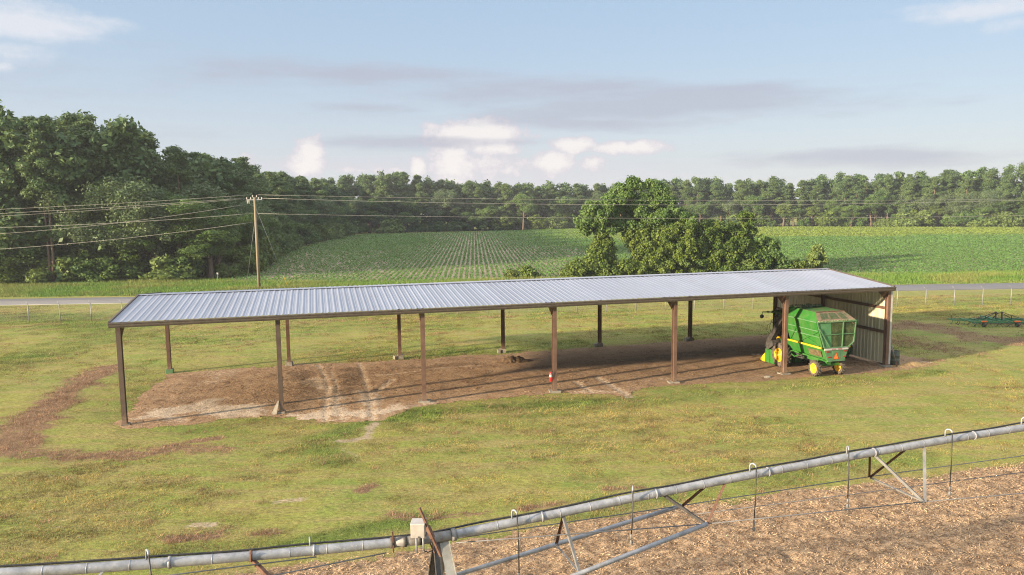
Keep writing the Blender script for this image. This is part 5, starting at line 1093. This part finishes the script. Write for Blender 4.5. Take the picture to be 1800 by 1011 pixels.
# weeds against the wall foot
wl = empty('weed', S(WL - .5, 3.1, 0), 0, 'dark weed growing against the inside foot of the end wall', 'weed'); q2 = np.random.default_rng(8)
me = leaf_cloud('foliage', blob(q2, (0, 0, .45), (.45, .5, .4), 26, .12, .2), 40, .13, q2); me.materials.append(M['broad']); link('foliage', me, None, wl)
m = MB(); m.tube([(0, 0, 0), (.1, .05, .4), (.05, .2, .8)], .015, 5); m.tube([(0, 0, 0), (-.15, -.1, .4), (-.2, -.2, .7)], .012, 5); m.build('stem', M['bark'], wl)
# dry residue: straw and leaf scraps lying on the harvested ground
n = 260000; P = np.column_stack([rg.uniform(-12, 34, n), rg.uniform(12, 33, n)]); sd = poly_sd(P[:, 0], P[:, 1], STUB); vis = np.abs(P[:, 0]) < P[:, 1] * .78
P = P[(sd < -.05) & vis & (P[:, 1] > 15.5)]; n = len(P); pass
zb = .012 + .12 * (fbm(P[:, 0] * 2.2, P[:, 1] * 2.2, 81, 4) - .3).clip(0) + .02
az = rg.uniform(0, 6.283, n); el = rg.uniform(-.15, .5, n); L = rg.uniform(.03, .085, n) * (1 + .8 * (rg.uniform(0, 1, n) > .93)); w = rg.uniform(.008, .024, n)
dv = np.column_stack([np.cos(az) * np.cos(el), np.sin(az) * np.cos(el), np.sin(el)]) * L[:, None]; sd_ = np.column_stack([-np.sin(az), np.cos(az), rg.normal(0, .5, n)]) * w[:, None] * .5
p0 = np.column_stack([P, zb]); V = np.stack([p0 - sd_, p0 + sd_, p0 + dv + sd_ * .7, p0 + dv - sd_ * .7], 1).reshape(-1, 3)
me = mesh_arrays('crop_residue', V, np.arange(len(V)), np.full(n, 4)); u = rg.uniform(0, 1, n); pt = fbm(P[:, 0] * .8, P[:, 1] * .8, 321, 4)
c = np.array([.17, .11, .07]) + (np.array([.62, .44, .265]) - np.array([.17, .11, .07])) * (np.clip(u * .4 + .05 + (pt - .45) * .7 + sstep(.36, .62, fbm(P[:, 0] * 3.2, P[:, 1] * 3.2, 323, 3)) * .6, 0, 1))[:, None]; add_color(me, 'tint', np.repeat(c, 4, 0))
tag(link('crop_residue', me, M['blade']), 'dry brown stalks and leaf scraps covering the harvested ground', 'crop residue', None, 'stuff')
# straw crumbs on the shed's dirt floor
n = 26000; P = np.column_stack([rg.uniform(dp[:, 0].min(), dp[:, 0].max(), n), rg.uniform(dp[:, 1].min(), dp[:, 1].max(), n)]); sd = poly_sd(P[:, 0], P[:, 1], DIRT); den = fbm(P[:, 0] * .5, P[:, 1] * .5, 331, 4); at2 = dattr(P[:, 0], P[:, 1])
P = P[(sd < .3) & (den + rg.uniform(-.2, .2, n) > .47) & (at2[:, 0] < .4)]; n = len(P)
zb = np.maximum(dz(P[:, 0], P[:, 1], poly_sd(P[:, 0], P[:, 1], DIRT)), 0) + .01
az = rg.uniform(0, 6.283, n); el = rg.uniform(-.1, .3, n); L = rg.uniform(.06, .2, n); w = rg.uniform(.02, .05, n)
dv = np.column_stack([np.cos(az) * np.cos(el), np.sin(az) * np.cos(el), np.sin(el)]) * L[:, None]; sd_ = np.column_stack([-np.sin(az), np.cos(az), rg.normal(0, .3, n)]) * w[:, None] * .5
p0 = np.column_stack([P, zb]); V = np.stack([p0 - sd_, p0 + sd_, p0 + dv + sd_ * .7, p0 + dv - sd_ * .7], 1).reshape(-1, 3)
me = mesh_arrays('straw_crumbs', V, np.arange(len(V)), np.full(n, 4)); u = rg.uniform(0, 1, n); c = np.array([.15, .095, .055]) + (np.array([.38, .26, .14]) - np.array([.15, .095, .055])) * u[:, None]; add_color(me, 'tint', np.repeat(c, 4, 0))
tag(link('straw_crumbs', me, M['blade']), 'loose brown straw scraps scattered on the dirt floor', 'straw', None, 'stuff')
# ------------------------------------------------------------------ sun, sky, air, camera
SUN_EL, SUN_AZ = R(11.8), math.radians(29.0) + math.pi      # direction towards the sun, measured from +X
sd = Vector((math.cos(SUN_AZ) * math.cos(SUN_EL), math.sin(SUN_AZ) * math.cos(SUN_EL), math.sin(SUN_EL)))
L = bpy.data.lights.new('sun', 'SUN'); L.energy = 4.4; L.angle = R(1.5); L.color = (1.0, .80, .56)
lo = bpy.data.objects.new('sun', L); col.objects.link(lo); lo.rotation_euler = sd.to_track_quat('Z', 'Y').to_euler()
w = bpy.data.worlds.new('World'); scene.world = w; w.use_nodes = True; nt = w.node_tree; nt.nodes.clear()
def N(typ, **kw):
    x = nt.nodes.new(typ)
    for k, v in kw.items(): setattr(x, k, v)
    return x
def mth(op, a, b=None, c=None, clamp=False):
    x = N('ShaderNodeMath', operation=op); x.use_clamp = clamp
    for i, v in enumerate((a, b, c)):
        if v is None: continue
        if isinstance(v, (int, float)): x.inputs[i].default_value = v
        else: nt.links.new(v, x.inputs[i])
    return x.outputs[0]
def mixc(f, a, b):
    x = N('ShaderNodeMix', data_type='RGBA')
    for i, v in ((0, f), (6, a), (7, b)):
        if isinstance(v, tuple): x.inputs[i].default_value = (*v, 1)
        elif isinstance(v, (int, float)): x.inputs[i].default_value = v
        else: nt.links.new(v, x.inputs[i])
    return x.outputs[2]
sky = N('ShaderNodeTexSky', sky_type='NISHITA'); sky.sun_disc = False; sky.sun_elevation = SUN_EL; sky.sun_rotation = math.pi / 2 - SUN_AZ
sky.air_density = 1.0; sky.dust_density = 1.2; sky.ozone_density = 1.4
tc = N('ShaderNodeTexCoord'); sx = N('ShaderNodeSeparateXYZ'); nt.links.new(tc.outputs['Generated'], sx.inputs[0])
u = mth('ARCTAN2', sx.outputs[0], sx.outputs[1]); v = mth('ARCSINE', sx.outputs[2])
def nz(su, sv, sc, det, rough, off=0.0):
    cb = N('ShaderNodeCombineXYZ'); nt.links.new(mth('MULTIPLY', u, su), cb.inputs[0]); nt.links.new(mth('MULTIPLY', v, sv), cb.inputs[1]); cb.inputs[2].default_value = off
    x = N('ShaderNodeTexNoise'); x.inputs['Scale'].default_value = sc; x.inputs['Detail'].default_value = det; x.inputs['Roughness'].default_value = rough; nt.links.new(cb.outputs[0], x.inputs['Vector']); return x.outputs['Fac']
def smooth(x, a, b):
    m = N('ShaderNodeMapRange', interpolation_type='SMOOTHSTEP'); nt.links.new(x, m.inputs[0]); m.inputs[1].default_value = a; m.inputs[2].default_value = b; return m.outputs[0]
def px_uv(px, py): r = ray(px, py); return math.atan2(r[0], r[1]), math.asin(r[2] / np.linalg.norm(r))
K = 1 / F_PX
def cloudset(blobs, noise, amp, lo_, hi_, noise2=None, amp2=0):
    tot = None
    for (px, py, a, b, s) in blobs:
        u0, v0 = px_uv(px, py)
        d = mth('SQRT', mth('ADD', mth('POWER', mth('DIVIDE', mth('SUBTRACT', u, u0), a * K), 2.0), mth('POWER', mth('DIVIDE', mth('SUBTRACT', v, v0), b * K), 2.0)))
        f = mth('MULTIPLY', mth('SUBTRACT', 1.0, d), s)
        tot = f if tot is None else mth('MAXIMUM', tot, f)
    tot = mth('ADD', tot, mth('MULTIPLY', mth('SUBTRACT', noise, .5), amp))
    if noise2 is not None: tot = mth('ADD', tot, mth('MULTIPLY', mth('SUBTRACT', noise2, .5), amp2))
    return smooth(tot, lo_, hi_), tot
fine = nz(1, 1.2, 42, 8, .66, 1.0); med = nz(1, 1.4, 11, 5, .55, 2.0); stre = nz(2.2, 14, 2.2, 7, .55, 3.0); stre2 = nz(5, 26, 2.0, 6, .6, 5.0)
# high thin streaks, grey-violet
strat, _ = cloudset([(560, 130, 340, 28, 1), (900, 165, 420, 30, .8), (1180, 186, 420, 44, 1.25), (1050, 215, 260, 18, .9), (760, 250, 240, 14, .9), (1650, 275, 300, 22, .8), (640, 190, 140, 16, .6), (60, 130, 220, 60, .35), (360, 230, 180, 40, .3)], stre, 1.9, .0, .85, stre2, .8)
lowveil, _ = cloudset([(640, 290, 420, 22, 1), (900, 320, 380, 40, 1.0), (1100, 300, 300, 30, .8), (250, 300, 300, 40, .5)], stre2, 1.0, .0, 1.0)
cum, cs = cloudset([(547, 266, 32, 34, 1.1), (540, 288, 40, 26, .9), (838, 236, 105, 36, 1.25), (850, 290, 110, 36, .42), (798, 285, 52, 50, 1), (868, 258, 84, 20, .9), (735, 294, 17, 22, 1), (1003, 254, 52, 19, 1.1), (972, 284, 42, 28, 1.1), (1110, 259, 85, 15, 1), (1042, 286, 27, 18, .8), (428, 280, 26, 16, .5), (640, 300, 90, 8, .4), (910, 308, 22, 12, .4), (960, 312, 30, 10, .3)], fine, 1.7, .0, .34, med, 1.0)
wisp, _ = cloudset([(40, 40, 150, 36, 1.0), (20, 90, 90, 24, .6), (1730, 12, 130, 24, .8), (1790, 40, 60, 14, .5), (5, 118, 22, 12, .7)], stre, 1.5, .0, .8, fine, .8)
base = mixc(.86, sky.outputs[0], mixc(smooth(v, -.02, .27), (2.38, 2.50, 2.75), (1.60, 2.12, 2.78)))
base = mixc(smooth(v, .32, .75), base, (5.6, 5.7, 5.9))      # unseen sky overhead, brightness added to fill the shadows
SKYG = .087
c = mixc(mth('MULTIPLY', lowveil, .45), base, (2.5, 2.43, 2.75)); c = mixc(mth('MULTIPLY', cum, .85), c, mixc(smooth(cs, .05, .75), (2.5, 2.36, 2.62), (3.5, 3.3, 3.2)))
c = mixc(mth('MULTIPLY', strat, .68), c, (1.78, 1.85, 2.2)); c = mixc(mth('MULTIPLY', wisp, .8), c, (3.0, 3.05, 3.25))
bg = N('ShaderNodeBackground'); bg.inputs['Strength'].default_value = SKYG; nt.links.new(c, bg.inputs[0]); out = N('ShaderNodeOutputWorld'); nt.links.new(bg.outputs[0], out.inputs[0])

HAZE = .00026
if HAZE:
    m = MB(); m.box((60, 130, 15.5), (2000, 2000, 33.0 + 0.0)); o = m.build('haze', None); tag(o, 'thin morning haze over the fields', 'haze', None, 'stuff')
    hm = bpy.data.materials.new('haze_air'); hm.use_nodes = True; ht = hm.node_tree; ht.nodes.clear(); pv_ = ht.nodes.new('ShaderNodeVolumePrincipled'); pv_.inputs['Density'].default_value = HAZE; pv_.inputs['Color'].default_value = (.88, .93, 1.0, 1); pv_.inputs['Anisotropy'].default_value = .2
    oo = ht.nodes.new('ShaderNodeOutputMaterial'); ht.links.new(pv_.outputs[0], oo.inputs['Volume']); o.data.materials.append(hm)

cam = bpy.data.cameras.new('camera'); co_ = bpy.data.objects.new('camera', cam); col.objects.link(co_); scene.camera = co_
cam.sensor_width = 36; cam.sensor_fit = 'HORIZONTAL'; cam.lens = F_PX / 1800 * 36; cam.clip_start = .1; cam.clip_end = 5000
fwd = Vector((0, cp, -sp)); U0 = Vector((0, sp, cp)); R0 = Vector((1, 0, 0)); right = cr * R0 + sr * U0; upv = -sr * R0 + cr * U0
mw = Matrix((right, upv, -fwd)).transposed().to_4x4(); mw.translation = Vector((0, 0, CAMZ)); co_.matrix_world = mw
vs = scene.view_settings; scene.display_settings.display_device = 'sRGB'; vs.view_transform = 'Standard'; vs.look = 'None'; vs.exposure = 1.65; vs.gamma = 1; vs.use_curve_mapping = False
cy = scene.cycles; cy.max_bounces = 6; cy.diffuse_bounces = 3; cy.glossy_bounces = 3; cy.transmission_bounces = 4; cy.transparent_max_bounces = 8; cy.volume_bounces = 0; cy.use_denoising = True; cy.denoiser = 'OPENIMAGEDENOISE'; cy.denoising_input_passes = 'RGB_ALBEDO_NORMAL'; cy.denoising_prefilter = 'NONE'; cy.denoising_quality = 'HIGH'; cy.filter_width = 1.1; cy.sample_clamp_indirect = 4
